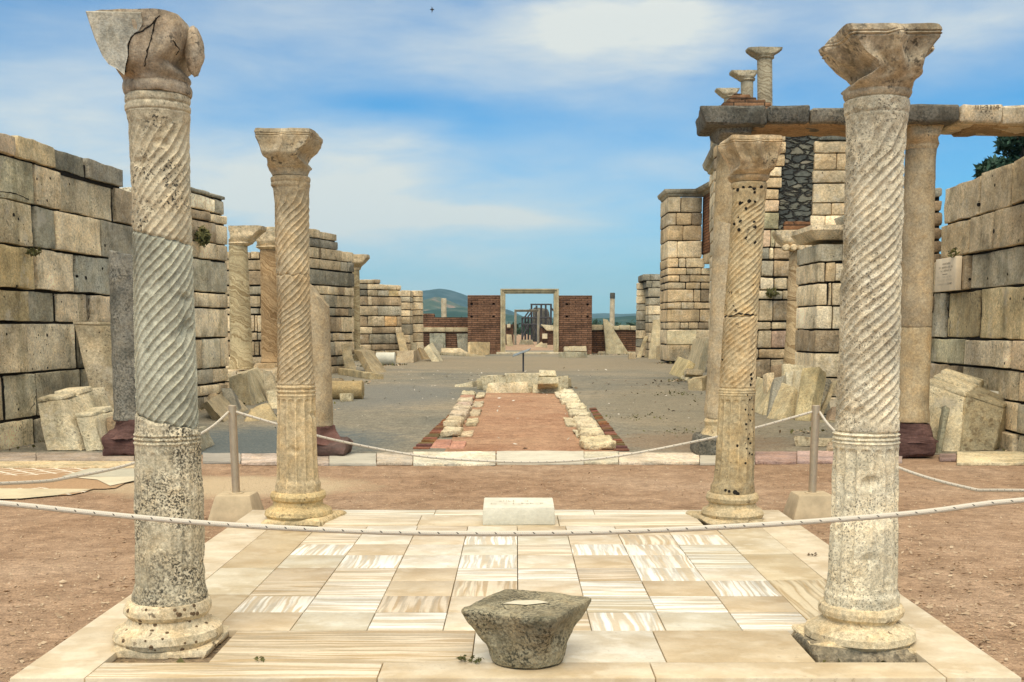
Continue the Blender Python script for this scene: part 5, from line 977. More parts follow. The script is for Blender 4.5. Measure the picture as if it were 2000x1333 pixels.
# gallery columns on top of the ruin
GG = 'gallery columns on the roof of the ruin'
for i, (pxl, pxr, yc, yn, yb, cxl, cxr, Y, lab) in enumerate([(1479, 1508, 92, 117, 216, 1462, 1530, 28.6, 'tallest-looking of the small columns standing on the ruin roof, clear against the sky'), (1447, 1471, 137, 160, 214, 1429, 1482, 31.2, 'small roof column half covered by the brick stub, second in the row'), (1414, 1436, 172, 193, 214, 1400, 1446, 33.6, 'roof column of which little more than the capital shows behind the brick stub'), (1388, 1408, 207, 218, 230, 1377, 1420, 36, 'last roof column, only its flat capital edge showing above the black beam')]):
    zb_t = zat(216, YB_)+.0
    t = thing('gallery_column', lab, 'column', (W((pxl+pxr)/2, 150, Y).x, Y, zb_t), GG)
    zr = sil(Y, [(yn, pxl, pxr), (yb+30, pxl, pxr)]); zr = [(zb_t, zr[0][1], zr[0][2])]+zr[1:]
    if zr[-1][0]-zb_t > .05: shaft(Y, zr, level(zb_t), level(zr[-1][0]), 12, 32, None, (), .004, i).build('shaft', 'vein', t, (.40, .35, .26))
    zn = zat(yn, Y); k = (yn-yc)
    impost(t, Y, [(yc, cxl, cxr), (yc+k*.16, cxl+1, cxr-1), (yc+k*.62, pxl-3, pxr+3), (yc+k*.68, pxl-5, pxr+5), (yc+k*.9, pxl-4, pxr+4), (yn, pxl, pxr)], (.2, .24), 'wallfar', (.34, .32, .26), 20+i)
st = thing('brick_stub', 'stepped stub of broken red-brown brickwork on the roof of the ruin', 'brickwork', (fr(1462), YB_+.6, zat(216, YB_)))
mb = MB()
for i, (x0, x1, yt, yb) in enumerate([(1403, 1524, 207, 216), (1412, 1506, 200, 207.2), (1420, 1496, 195, 200.2), (1426, 1478, 190, 195.2), (1430, 1464, 185, 190.2), (1434, 1450, 182, 185.2)]):
    y_ = YB_+.2+i*.08; mb.box(W(x0, 200, y_).x, W(x1, 200, y_).x, y_, YB_+1.4, zat(yb, y_)-.02, zat(yt, y_), b=.02, seg=.2, rough=.025, seed=i, freq=5)
mb.build('brickwork', 'brick', st, (1.1, 1.15, 1.05))
# ================================================================== the far doorway and its brick walls
YD = G(1034, 692).y
def brick_wall(name, label, px0, px1, yt, Y, thick, holes=(), col=(1, 1, 1), cat='brick wall', zb=0.0):
    x0, x1, zt = W(px0, 640, Y).x, W(px1, 640, Y).x, zat(yt, Y); m_ = (x0+x1)/2
    X = sorted({x0, x1} | {v for h in holes for v in h[:2]}); Z = sorted({zb, zt} | {v for h in holes for v in h[2:]}); mb = MB()
    def quad(*p): b0 = len(mb.v); mb.v += [Vector(q) for q in p]; mb.f.append((b0, b0+1, b0+2, b0+3))
    for a, c in zip(X, X[1:]):
        for z0, z1_ in zip(Z, Z[1:]):
            if any(h[0] <= (a+c)/2 <= h[1] and h[2] <= (z0+z1_)/2 <= h[3] for h in holes):
                d = .35; quad((a, Y+d, z0), (c, Y+d, z0), (c, Y+d, z1_), (a, Y+d, z1_)); quad((a, Y, z0), (a, Y+d, z0), (a, Y+d, z1_), (a, Y, z1_)); quad((c, Y, z1_), (c, Y+d, z1_), (c, Y+d, z0), (c, Y, z0)); quad((a, Y, z1_), (a, Y+d, z1_), (c, Y+d, z1_), (c, Y, z1_)); quad((a, Y, z0), (c, Y, z0), (c, Y+d, z0), (a, Y+d, z0))
            else: quad((a, Y, z0), (c, Y, z0), (c, Y, z1_), (a, Y, z1_))
    q = Y+thick
    quad((x0, q, zb), (x0, q, zt), (x1, q, zt), (x1, q, zb)); quad((x0, Y, zt), (x1, Y, zt), (x1, q, zt), (x0, q, zt)); quad((x0, Y, zb), (x0, Y, zt), (x0, q, zt), (x0, q, zb)); quad((x1, Y, zb), (x1, q, zb), (x1, q, zt), (x1, Y, zt))
    t = thing(name, label, cat, (m_, Y, zb)); mb.build('brickwork', 'brick', t, col, False); return t
def hole(px, py, Y): x, z = W(px, py, Y).x, zat(py, Y); return (x-.08, x+.08, z-.06, z+.06)
brick_wall('brick_wall', 'tall red brick wall with four putlog holes, on the hill side of the marble doorway', 913.5, 977, 577, YD, 1.3, [hole(921, 594, YD), hole(964, 593.5, YD), hole(921, 619, YD), hole(964, 619, YD)])
brick_wall('brick_wall', 'tall red brick wall with four putlog holes, beside the stacked slabs and marble doorway', 1091, 1156, 577.5, YD, 1.3, [hole(1107, 595, YD), hole(1147.5, 595, YD), hole(1107, 619, YD), hole(1147.5, 619, YD)])
def door_frame(name, label, pl, pr, jw, yt, lt_, yb, Y, col, dep=.6, sill=True):
    t = thing(name, label, 'doorway', (W((pl+pr)/2, 640, Y).x, Y, 0)); xl, xr, w = W(pl, 640, Y).x, W(pr, 640, Y).x, jw/F*Y; zt, zb = zat(yt, Y), max(0, zat(yb, Y)); hl_ = lt_/F*Y
    for s_, a in ((1, xl), (-1, xr)):
        mb = MB()
        for k, (f0, f1, o) in enumerate(((0, .36, 0), (.36, .7, .05), (.7, 1.0, .10))):
            p, q = sorted((a+s_*w*f0, a+s_*w*f1)); mb.box(p, q, Y-.12+o, Y+dep, zb, zt-hl_*f0-.002, b=.015, seg=.6, rough=.008, seed=k)
        mb.build('jamb', 'slab', t, col)
    mb = MB()
    for k, (f0, f1, o) in enumerate(((0, .36, 0), (.36, .7, .05), (.7, 1.0, .10))):
        mb.box(xl+w*f0, xr-w*f0, Y-.12+o, Y+dep, zt-hl_*f1, zt-hl_*f0, b=.015, seg=.6, rough=.008, seed=k+5)
    mb.build('lintel', 'slab', t, tuple(c*.8 for c in col))
    if sill: MB().box(xl-.25, xr+.25, Y-.4, Y+dep, .0, .13, b=.02, seg=.4, rough=.015).build('sill', 'slab', t, (.55, .48, .36))
    return t
door_frame('marble_doorway', 'tall moulded marble door frame standing between the two red brick walls', 977.5, 1091, 9.5, 564.5, 9, 690, YD-.1, (.46, .40, .28))
Y3 = G(1030, 674).y
door_frame('inner_doorway', 'thinner grey door frame seen through the big marble doorway', 1004.5, 1053.5, 4.4, 605, 4.4, 676, Y3, (.30, .28, .23), .6, False)
brick_wall('brick_pier', 'dark brick stub through the doorway, on the hill side of the grey inner frame', 985, 1003, 634, Y3-.3, 1.2, (), (.6, .6, .6))
brick_wall('brick_pier', 'dark brick stub topped with pale blocks, through the doorway under the scaffold', 1054, 1084, 640, Y3-.3, 1.2, (), (.7, .7, .7))
# low walls either side
tl = brick_wall('low_wall', 'low red brick wall with a pale stone course, between the hill and the leaning slabs', 824, 914, 620, YD+1.2, .9, (), (.95, .95, .95))
MB().box(W(826, 640, YD+1.2).x, W(848, 640, YD+1.2).x, YD+1.25, YD+2.0, zat(620.5, YD+1.2)-.05, zat(613, YD+1.2), b=.02, seg=.3, rough=.02).build('brick_step', 'brick', tl, (1, 1, 1))
for i, (a, c) in enumerate(((824, 869), (869.5, 886), (886.5, 914))): MB().box(W(a, 640, YD+1.05).x, W(c, 640, YD+1.05).x, YD+1.05, YD+1.5, zat(648.5, YD+1.05), zat(640, YD+1.05), b=.02, seg=.3, rough=.01, seed=i).build('stone_course', 'slab', tl, (.46, .38, .26))
tr = brick_wall('low_wall', 'low dark brick wall with pale capping blocks behind the triangular slab', 1155, 1246, 645, YD+1.2, .9, (), (.7, .66, .62))
for i, (a, c, yt) in enumerate(((1155, 1178, 635), (1178.5, 1210, 637), (1210.5, 1231, 636), (1231.5, 1246, 637))): MB().box(W(a, 640, YD+1.05).x, W(c, 640, YD+1.05).x, YD+1.05, YD+2.2, zat(645, YD+1.05), zat(yt, YD+1.05), b=.03, seg=.3, rough=.02, seed=i).build('capping_block', 'slab', tr, (.44, .38, .27))
for px0, px1, yt, Y, lab in ((861.5, 872.5, 583, 92, 'lone broken column shaft rising behind the low brick wall, before the hill'), (1190.5, 1200.5, 583.5, 90, 'lone dark-topped column shaft rising behind the triangular slab')):
    t = thing('lone_column', lab, 'column', (W((px0+px1)/2, 640, Y).x, Y, 0), 'distant lone columns'); a, c = W(px0, 640, Y).x, W(px1, 640, Y).x; zt = zat(yt, Y)
    MB().rings(rings_z((a+c)/2, Y, [(0, (c-a)/2), (zt*.5, (c-a)/2*.97), (zt-.05, (c-a)/2*.93), (zt, (c-a)/2*.85)], 24, 1, .03, 2)).build('shaft', 'slab', t, (.42, .38, .30))
    if px0 > 1000: MB().rings(rings_z((a+c)/2, Y, [(zt+.001, (c-a)/2*.95), (zt+.02, (c-a)/2*.98), (zt+.42, (c-a)/2*.98), (zt+.45, (c-a)/2*.8)], 24, 1, .02, 2)).build('top_drum', 'dark', t, 'dark')
# scaffolded ruin far behind the doorway
YS = 130.0
ts = thing('scaffolded_ruin', 'dark ruin wrapped in timber scaffolding, seen through the far doorway', 'ruin', (W(1058, 640, YS).x, YS, 0))
MB().box(W(1041, 640, YS).x, W(1074, 640, YS).x, YS+1, YS+4, -1, zat(604, YS), b=.3, seg=1.2, rough=.5, freq=.8, chip=.6).build('masonry', 'dark', ts, (.16, .15, .13))
for i, px in enumerate((1038, 1048, 1057, 1066, 1076)): MB().tube([Vector((W(px, 640, YS).x, YS+(i % 2)*.6, -1)), Vector((W(px, 640, YS).x, YS+(i % 2)*.6, zat(594+(i == 1)*3, YS)))], .11, 6).build('scaffold_pole', 'timber', ts)
for i, px in enumerate((1020, 1026, 1032)): MB().tube([Vector((W(px, 640, YS).x, YS-.5+i*.3, -1)), Vector((W(px, 640, YS).x, YS-.5+i*.3, zat(621, YS)))], .11, 6).build('scaffold_pole', 'timber', ts)
for a, ya, c, yc in ((1036, 595, 1077, 595), (1019, 621, 1078, 621), (1020, 634, 1060, 634), (1024, 621, 1036, 604), (1030, 621, 1040, 607), (1020, 660, 1032, 634), (1040, 634, 1052, 660), (1076, 600, 1081, 608)): MB().tube([W(a, ya, YS-.7), W(c, yc, YS-.7)], .10, 6).build('scaffold_rail', 'timber', ts)
# ================================================================== fallen and leaning stones
def slab(name, label, TL, TR, BR, BL, lean=.3, thick=.2, mat='slab', color='beige', group=None, to=None, cat='stone slab', z=0.0, mould=0, b=.014, rough=.015, chip=.09, seg=.08, Yo=None, up=False):
    """A stone traced by its front face (photo points); its foot stands on the ground, its head leans back. to = (x, y, extra depth): where the top right (or, if left of it, top left) corner goes behind."""
    bl, br = G(*BL, z), G(*BR, z)
    if Yo:
        bl, br = W(*BL, Yo), W(*BR, Yo)
        if not up: bl.z, br.z = min(bl.z, 0.0), min(br.z, 0.0)         # it stands on the ground behind the others
    tl, tr = W(*TL, bl.y+lean), W(*TR, br.y+lean)
    if to:
        if to[0] >= TR[0]: e = W(to[0], to[1], tr.y+to[2])-tr
        else: e = W(to[0], to[1], tl.y+to[2])-tl
    else:
        n = (br-bl).cross(tl-bl).normalized(); e = -n*thick
    sd = (TL[0]*7.3+BR[1]) % 97
    mb = MB().hexa([bl, br, tl, tr, bl+e, br+e, tl+e, tr+e], b=b, seg=seg, rough=rough, seed=sd, freq=3.2, chip=chip)
    if not mould:
        o = mb.build(name, mat, None, color); tag(o, label, cat, group, 'thing'); return o
    t = thing(name, label, cat, (bl+br)/2, group); mb.build('slab_body', mat, t, color)
    for k in range(mould):                                          # carved fillets along the head
        f = k/mould; w_ = (tr-tl).length; h = .05; up_ = (tl-bl).normalized(); q = e*f*.8+up_*.002
        MB().hexa([tl+q, tr+q, tl+q+up_*h*(1+.4*k), tr+q+up_*h*(1+.4*k), tl+q+e*.8/mould*.8, tr+q+e*.8/mould*.8, tl+q+e*.8/mould*.8+up_*h*(1+.4*k), tr+q+e*.8/mould*.8+up_*h*(1+.4*k)], b=.012, seg=.1, rough=.005, seed=k).build('moulding', mat, t, color)
    return t
S = slab
GF = 'architectural fragments leaning along the walls'
# by the near block wall
S('leaning_slab', 'tall tan slab leaning behind the dark grey column stump, moulded head', (143, 634), (232, 636), (262, 850), (200, 850), .5, .3, 'ashlar', (.29, .245, .175), GF, mould=2, Yo=15.8)
S('moulded_block', 'large grey block with a moulded top running back, before the near block wall', (72, 786), (122, 782), (160, 882), (90, 882), .1, .5, 'ashlar', (.37, .335, .25), GF, to=(204, 757, .9), mould=2)
S('moulded_block', 'smaller moulded block wedged next to the dark red column base', (147, 816), (184, 813), (202, 882), (167, 882), .1, .4, 'ashlar', (.34, .315, .235), GF, to=(236, 799, .7), mould=2)
S('rough_stone', 'brown chip of stone behind the smaller moulded block', (207, 818), (234, 808), (240, 862), (214, 868), .1, .25, 'rough', 'brown', GF, Yo=14.6)
S('rough_stone', 'broken grey corner of carved stone poking out behind the lichened lower drum', (384, 838), (402, 832), (421, 870), (392, 885), .1, .3, 'slab', (.40, .37, .29), GF)
# rubble below the veined pair
GB = 'tumbled blocks below the veined columns'
S('tumbled_block', 'big tilted cube of pale stone behind the steel post', (404, 784), (446, 760), (486, 801), (438, 826), .35, .5, 'rough', (.43, .36, .245), GB, to=(393, 791, .5), rough=.018)
S('tumbled_block', 'upright split slab showing a dark broken side, leaning at the foot of the veined pair', (482, 727), (504, 717), (546, 775), (492, 793), .4, .5, 'slab', (.47, .405, .28), GB, to=(446, 738, .6), rough=.02)
S('tumbled_block', 'rounded yellowish lump of stone lying in front of the split slab', (486, 797), (522, 778), (548, 822), (474, 825), .5, .7, 'rough', (.45, .365, .225), GB, b=.1, rough=.05)
S('tumbled_block', 'pale broken block with a notch, tucked next to the buff twisted column', (520, 763), (548, 761), (548, 796), (526, 783), .2, .4, 'slab', (.50, .44, .32), GB, Yo=22)
S('tumbled_block', 'small round-topped stone at the back of the tilted cube', (404, 771), (424, 765), (428, 780), (404, 782), .1, .4, 'rough', 'beige', GB, Yo=21.5, b=.12, rough=.03)
S('tumbled_block', 'grey block behind the tilted cube, mostly hidden', (432, 758), (452, 757), (468, 786), (440, 780), .2, .5, 'rough', 'grey', GB, Yo=20.8)
S('tumbled_block', 'wedge of pale stone leaning behind the notched block', (512, 722), (530, 726), (548, 752), (520, 752), .3, .2, 'slab', (.44, .38, .28), GB, Yo=24.5)
def drum(name, label, px0, px1, yt, yb, mat, col, tilt=0.0):
    yg = G((px0+px1)/2, yb).y; r = (zat(yt, yg+.1)-0)/2; a, c = W(px0, yb, yg+r), W(px1, yb, yg+r); a.z = c.z = r; c.y += tilt
    d = (c-a); n = 20; rr = []
    for f, q in ((0, .9), (.01, .97), (.03, 1), (.5, 1.0), (.9, .99), (.93, 1.03), (.985, 1.03), (1, .92)):
        rr.append([a+d*f+Vector((0, cos(2*pi*j/n), sin(2*pi*j/n)))*r*q+noise.noise_vector(a+d*f+Vector((0, j, 0)))*.012 for j in range(n)])
    tag(MB().rings(rr).build(name, mat, None, col), label, 'column drum', 'fallen column drums', 'thing')
drum('fallen_drum', 'yellowed column drum lying on its side next to the broken stump', 636, 708, 745, 782, 'rough', (.44, .34, .19), .15)
drum('fallen_drum', 'white fluted drum lying on its side by the short wall', 735, 770, 689, 714, 'white', (.62, .60, .52), .4)
S('small_block', 'small pale block in front of the yellowed drum', (663, 769), (687, 768), (687, 785), (664, 785), .02, .25, 'porous', (.50, .44, .31), None, cat='stone block')
S('small_block', 'thin stone disc behind the yellowed drum', (646, 739), (668, 739), (669, 745), (646, 746), .02, .4, 'rough', 'beige', None, cat='stone block', Yo=32)
S('fallen_beam', 'long squared beam lying before the two leaning slabs', (661, 719), (722, 729), (722, 742), (660, 732), .02, .45, 'slab', (.40, .33, .21), GF)
S('leaning_slab', 'dark narrow slab leaning on the stepped wall', (666, 673), (682, 670), (698, 718), (675, 716), 1.0, .25, 'slab', (.28, .235, .16), GF, Yo=38.6)
S('leaning_slab', 'wide slab leaning away from the stepped wall, showing its edge', (705, 687), (727, 685), (756, 727), (730, 731), 1.2, .3, 'slab', (.36, .295, .195), GF, to=(690, 684, .5))
S('leaning_slab', 'brownish slab leaning on the short wall with the orange block', (773, 650), (788, 650), (802, 688), (785, 692), 1.0, .3, 'slab', (.33, .265, .17), GF, Yo=52.3)
S('rough_stone', 'rough boulder at the foot of the short wall', (776, 692), (803, 693), (806, 708), (773, 709), .3, .7, 'rough', (.40, .31, .19), GF, b=.15, rough=.08)
S('rough_stone', 'squared stone beside the rough boulder under the round pier', (808, 685), (818, 684), (826, 702), (808, 709), .3, .8, 'rough', 'beige', GF)
S('leaning_slab', 'small brown slab leaning at the foot of the round pier', (817, 680), (826, 673), (843, 702), (829, 703), .8, .25, 'slab', (.34, .26, .16), GF)
S('leaning_slab', 'pale thick slab leaning next to the framed slabs', (836, 674), (845, 669), (867, 705), (858, 707), .8, .3, 'slab', (.47, .42, .31), GF)
S('rough_stone', 'two-pronged pale stone standing under the round pier', (801, 668), (812, 669), (814, 684), (803, 684), .1, .3, 'slab', (.45, .40, .30), GF, Yo=56.5)
S('leaning_slab', 'grey relief slab leaning on the low brick wall', (839, 651.5), (870, 651.5), (870, 684), (839, 684), .2, .25, 'dark', (.33, .32, .25), GF, Yo=YD+.8)
S('leaning_slab', 'second grey relief slab leaning where the low wall meets the tall brick wall', (892, 652), (915, 652), (915, 690), (895, 690), .2, .25, 'dark', (.35, .33, .26), GF, Yo=YD+.7)
S('rough_stone', 'low grey stone between the relief slab and the flat slab', (848, 671), (866, 672), (866, 690), (850, 690), .1, .4, 'rough', 'grey', GF, Yo=YD-.4)
S('flat_slab', 'long pale slab lying flat before the low brick wall', (862, 680), (899, 680), (917, 691), (862, 688), .6, .8, 'slab', (.48, .40, .28), GF, Yo=YD-1.0, up=True)
S('flat_slab', 'second long slab under the pale flat slab', (848, 688), (917, 691), (917, 697), (848, 693), .05, 1.0, 'slab', (.42, .35, .24), GF)
S('square_panel', 'square tan panel leaning on the tall red brick wall', (917.5, 668), (957, 668.5), (957, 694), (917.5, 695.5), .4, .15, 'slab', (.50, .385, .235), GF)
S('flat_slab', 'grey slab at the bottom of the stack by the brick wall', (1104, 687), (1147, 688), (1148, 699), (1105, 699.5), .03, .9, 'slab', (.42, .39, .30), GF)
S('flat_slab', 'pale slab lying on top of the grey one by the brick wall', (1102, 677), (1145, 676), (1146, 686.5), (1102, 686.5), .03, .9, 'slab', (.52, .45, .33), GF, Yo=YD-3.4, up=True)
S('triangular_slab', 'large triangular broken slab leaning on the low dark brick wall', (1178, 623), (1187, 625), (1229, 684), (1184, 687.5), .4, .3, 'slab', (.37, .32, .22), GF, Yo=YD+.4)
S('flat_slab', 'very long low kerb lying in front of the low dark brick wall', (1156, 686.5), (1242, 687.5), (1242, 692), (1156, 691), .02, .5, 'slab', (.48, .41, .29), GF)
S('leaning_slab', 'fluted slab leaning steeply on the dark-topped wall end', (1276, 625), (1298, 623), (1283, 684), (1267, 675), .8, .3, 'slab', (.44, .37, .25), GF, Yo=58)
S('leaning_slab', 'two-stepped slab leaning beside the round pier of banded drums', (1260, 664), (1273, 664), (1262, 699), (1242, 694), .5, .3, 'slab', (.46, .385, .255), GF)
S('leaning_slab', 'thin slab behind the two-stepped slab', (1259, 657), (1267, 655), (1252, 690), (1243, 690), .5, .2, 'slab', (.42, .35, .23), GF, Yo=60)
S('small_block', 'little block at the foot of the two-stepped slab', (1228, 690), (1242, 690), (1242, 702), (1229, 702), .02, .4, 'slab', 'beige', None, cat='stone block')
S('leaning_slab', 'wide low slab standing at the foot of the corniced pier', (1293, 674), (1348, 674), (1348, 702), (1292, 703.5), .2, .4, 'slab', (.36, .29, .19), GF)
S('leaning_slab', 'pale plate resting above the wide low slab on the corniced pier', (1303, 647), (1360, 645), (1358, 673), (1303, 673), .1, .2, 'slab', (.47, .40, .27), GF, Yo=49, up=True)
S('leaning_slab', 'thick slab with a dark side leaning near the tall smooth column', (1356, 662), (1378, 659), (1360, 730), (1338, 716), 1.0, .5, 'slab', (.46, .39, .27), GF, to=(1391, 668, .5))
S('leaning_slab', 'yellowish slab leaning in front of the thick dark-sided slab', (1324, 696), (1346, 704), (1331, 739), (1306, 731), .6, .25, 'slab', (.48, .40, .235), GF)
S('flat_slab', 'stepped flat stones lying before the thick dark-sided slab', (1332, 733), (1374, 738), (1373, 753), (1328, 742), .2, .7, 'slab', (.50, .44, .31), GF)
S('small_block', 'smooth block lying on the stepped flat stones', (1340, 719), (1374, 723), (1373, 733), (1340, 731), .05, .4, 'slab', (.50, .42, .30), None, cat='stone block', Yo=33, up=True)
S('small_block', 'upright round-ended stone beside the tall smooth column', (1370, 738), (1390, 731), (1390, 762), (1371, 764), .1, .4, 'rough', (.45, .37, .24), None, cat='stone block')
# stack by the ruined transept
GS = 'moulded slabs stacked by the veined column'
S('leaning_slab', 'pale grooved slab leaning out from behind the warm twisted column', (1478, 736), (1512, 744), (1488, 812), (1458, 800), .5, .2, 'slab', (.49, .42, .28), GS)
S('leaning_slab', 'grey round-headed slab between two pale leaning slabs', (1513, 738), (1538, 734), (1524, 814), (1500, 806), .4, .25, 'rough', 'grey', GS, Yo=20.2)
S('small_block', 'small pale block perched behind the grooved slab', (1497, 729), (1515, 727), (1514, 745), (1498, 746), .1, .3, 'slab', 'cream', GS, Yo=20.9)
S('leaning_slab', 'short broken-headed slab leaning foremost in the stack', (1527, 747), (1551, 758), (1527, 822), (1498, 818), .4, .22, 'slab', (.46, .385, .25), GS, rough=.02, chip=.12)
S('moulded_slab', 'broad moulded door jamb piece standing in the middle of the stack', (1566, 719), (1600, 716), (1581, 824), (1552, 822), .35, .3, 'slab', (.46, .385, .235), GS)
S('moulded_slab', 'stepped profile slab pressed against the broad jamb piece', (1549, 724), (1567, 722), (1553, 821), (1541, 818), .42, .3, 'slab', (.50, .44, .32), GS)
S('moulded_slab', 'thin greyish slab on the outer side of the stepped profile slab', (1535, 726), (1550, 725), (1546, 814), (1538, 812), .5, .3, 'slab', (.44, .40, .31), GS, Yo=19.7)
S('leaning_slab', 'pale slab edge showing behind and above the stack', (1530, 711), (1584, 715), (1582, 760), (1531, 760), .2, .15, 'slab', (.50, .44, .32), GS, Yo=20.5)
S('small_block', 'brown stub behind the stack near the veined column foot', (1512, 714), (1530, 711), (1530, 740), (1512, 742), .1, .3, 'rough', 'brown', GS, Yo=20.9)
S('fallen_beam', 'thin bar of stone leaning diagonally behind the steel post', (1628, 746), (1638, 743), (1606, 795), (1597, 788), .2, .15, 'slab', (.36, .30, .20), GS, Yo=19.5)
S('rough_stone', 'dark mossy boulder under the stepped pier', (1598, 740), (1624, 735), (1626, 808), (1594, 812), .3, .6, 'dark', (.24, .215, .16), GS, Yo=20.4, b=.1, rough=.05)
S('rough_stone', 'small pinkish stone at the foot of the diagonal bar', (1624, 795), (1640, 794), (1640, 820), (1618, 818), .1, .3, 'rough', (.44, .34, .25), GS, Yo=19.0)
S('flat_slab', 'thin slab lying flat at the foot of the diagonal bar', (1600, 819), (1650, 822), (1650, 827), (1600, 824), .02, .6, 'slab', (.40, .35, .25), GS, Yo=18.8)
S('fallen_beam', 'long rough pale fragment lying behind the steel post, near the pinkish threshold', (1552, 853), (1662, 858), (1662, 876), (1554, 873), .02, .3, 'porous', (.52, .44, .31), GS, rough=.03)
S('rough_stone', 'broken stone lying at the end of the long pale fragment', (1616, 864), (1652, 861), (1652, 884), (1613, 883), .05, .25, 'porous', (.47, .37, .27), GS, rough=.03)
# by the plaque wall
S('moulded_block', 'long grey cornice block with a rolled moulding, before the plaque wall', (1808, 752), (1886, 776), (1874, 883), (1808, 882), .15, .6, 'ashlar', (.37, .335, .24), GF, to=(1934, 748, 1.0), mould=3)
S('moulded_block', 'cornice block with a cracked, hollowed face below the plaque', (1886, 773), (1960, 798), (1941, 882), (1870, 882), .15, .5, 'porous', (.42, .36, .245), GF, to=(1990, 786, .6), mould=2)
S('leaning_slab', 'thin grey slab leaning on the long cornice block', (1846, 792), (1857, 797), (1840, 860), (1832, 855), .1, .12, 'slab', (.30, .29, .22), GF, Yo=14.15)
S('leaning_slab', 'pale upright sliver next to the red column base', (1809, 808), (1818, 800), (1822, 860), (1810, 858), .1, .15, 'slab', (.42, .35, .26), GF, Yo=14.3)
S('small_block', 'white chunk lying on top of the cracked cornice block', (1923, 760), (1954, 764), (1952, 771), (1926, 769), .05, .2, 'white', (.70, .66, .56), None, cat='stone block', Yo=14.95, up=True)
# ================================================================== the open tomb in the nave
GT = 'rough stones edging the open tomb'
rnd = random.Random(21)
def kerbstones(pts, wpx, group, mat, cols, lab, hz):
    for i, (x, y, wd_, hh, dd, col) in enumerate(pts):
        yg = G(x, y).y; a = W(x-wd_/2, y, yg).x; c = W(x+wd_/2, y, yg).x
        mb = MB().box(a, c, yg, yg+dd, 0, hh*.62, b=.03, seg=.06, rough=.035, seed=i*3.3+x, freq=5, chip=.06)
        tag(mb.build('tomb_stone', mat, None, tuple(q*1.12 for q in col)), lab[i % len(lab)], 'stone', group, 'thing')
left = [(914, 776, 26, .16, .9, (.56, .50, .36)), (911, 784, 27, .15, .8, (.40, .24, .18)), (908, 791, 28, .17, .7, (.50, .43, .33)), (905, 799, 30, .16, .75, (.46, .36, .30)), (901, 808, 34, .18, .8, (.52, .44, .34)), (894, 822, 36, .19, .95, (.50, .42, .33)), (884, 838, 34, .2, .95, (.54, .45, .32)), (880, 856, 36, .16, .95, (.55, .47, .34))]
linner = [(936, 780, 18, .08, 1.6, (.50, .44, .32)), (932, 797, 18, .08, 1.4, (.47, .40, .30)), (926, 815, 20, .09, 1.2, (.48, .40, .29)), (919, 835, 22, .08, 1.2, (.50, .43, .30)), (908, 856, 26, .05, .9, (.52, .42, .30))]
right = [(1107, 773, 30, .16, 1.0, (.66, .60, .46)), (1112, 782, 34, .17, .9, (.66, .61, .47)), (1116, 792, 38, .16, .9, (.62, .56, .42)), (1128, 806, 36, .19, .9, (.60, .54, .40)), (1134, 820, 38, .18, .9, (.62, .56, .42)), (1142, 833, 40, .17, .75, (.60, .52, .38)), (1150, 846, 40, .2, .75, (.62, .54, .40)), (1158, 862, 46, .2, .85, (.60, .52, .37)), (1170, 881, 66, .19, .95, (.62, .53, .36))]
rinner = [(1094, 781, 10, .1, 2.4, (.62, .57, .45)), (1120, 836, 26, .06, 1.5, (.54, .47, .34)), (1138, 858, 24, .07, 1.0, (.52, .46, .34))]
kerbstones(left, 0, GT, 'porous', 0, ['reddish and pale rough stone in the tomb edge on the red-slab side'], 0)
kerbstones(linner, 0, GT, 'porous', 0, ['low inner ledge stone of the tomb edge on the red-slab side'], 0)
kerbstones(right, 0, GT, 'porous', 0, ['cream rough stone in the tomb edge facing the red slabs'], 0)
kerbstones(rinner, 0, GT, 'porous', 0, ['low inner ledge stone of the tomb edge opposite the red slabs'], 0)
def tile_strip(name, label, c4_, n, col, zt):
    t = thing(name, label, 'brick strip', G(*c4_[3], 0)); a, b, c, d = [G(*p) for p in c4_]; rn = random.Random(3)
    for i in range(n):
        f0, f1 = i/n+.01, (i+1)/n-.01; p = [d+(a-d)*f0, c+(b-c)*f0, d+(a-d)*f1, c+(b-c)*f1]; h = zt*rn.uniform(.7, 1.2)
        MB().hexa([p[0], p[1], p[0]+Vector((0, 0, h)), p[1]+Vector((0, 0, h)), p[2], p[3], p[2]+Vector((0, 0, h)), p[3]+Vector((0, 0, h))], b=.012, seg=.2, rough=.012, seed=i).build('brick', 'rough', t, tuple(q*rn.uniform(.7, 1.25) for q in col))
tile_strip('brick_edging', 'strip of flat red bricks along the tomb, outside its reddish stones', ((893, 797), (905, 797), (838, 880), (806, 880)), 26, (.22, .105, .06), .035)
tile_strip('brick_edging', 'strip of flat red bricks along the tomb, outside its cream stones', ((1151, 800), (1163, 799), (1231, 884), (1200, 884)), 26, (.21, .105, .065), .035)
S('red_slab', 'larger pinkish red slab at the near corner of the tomb edge', (852, 858), (884, 858), (877, 878), (836, 878), .75, .5, 'slab', (.44, .23, .18), 'red slabs at the tomb corner', rough=.004)
S('red_slab', 'narrow pinkish red slab inside the larger one at the tomb corner', (883, 861), (911, 861), (905, 881), (874, 881), .8, .5, 'slab', (.47, .25, .19), 'red slabs at the tomb corner', rough=.004)
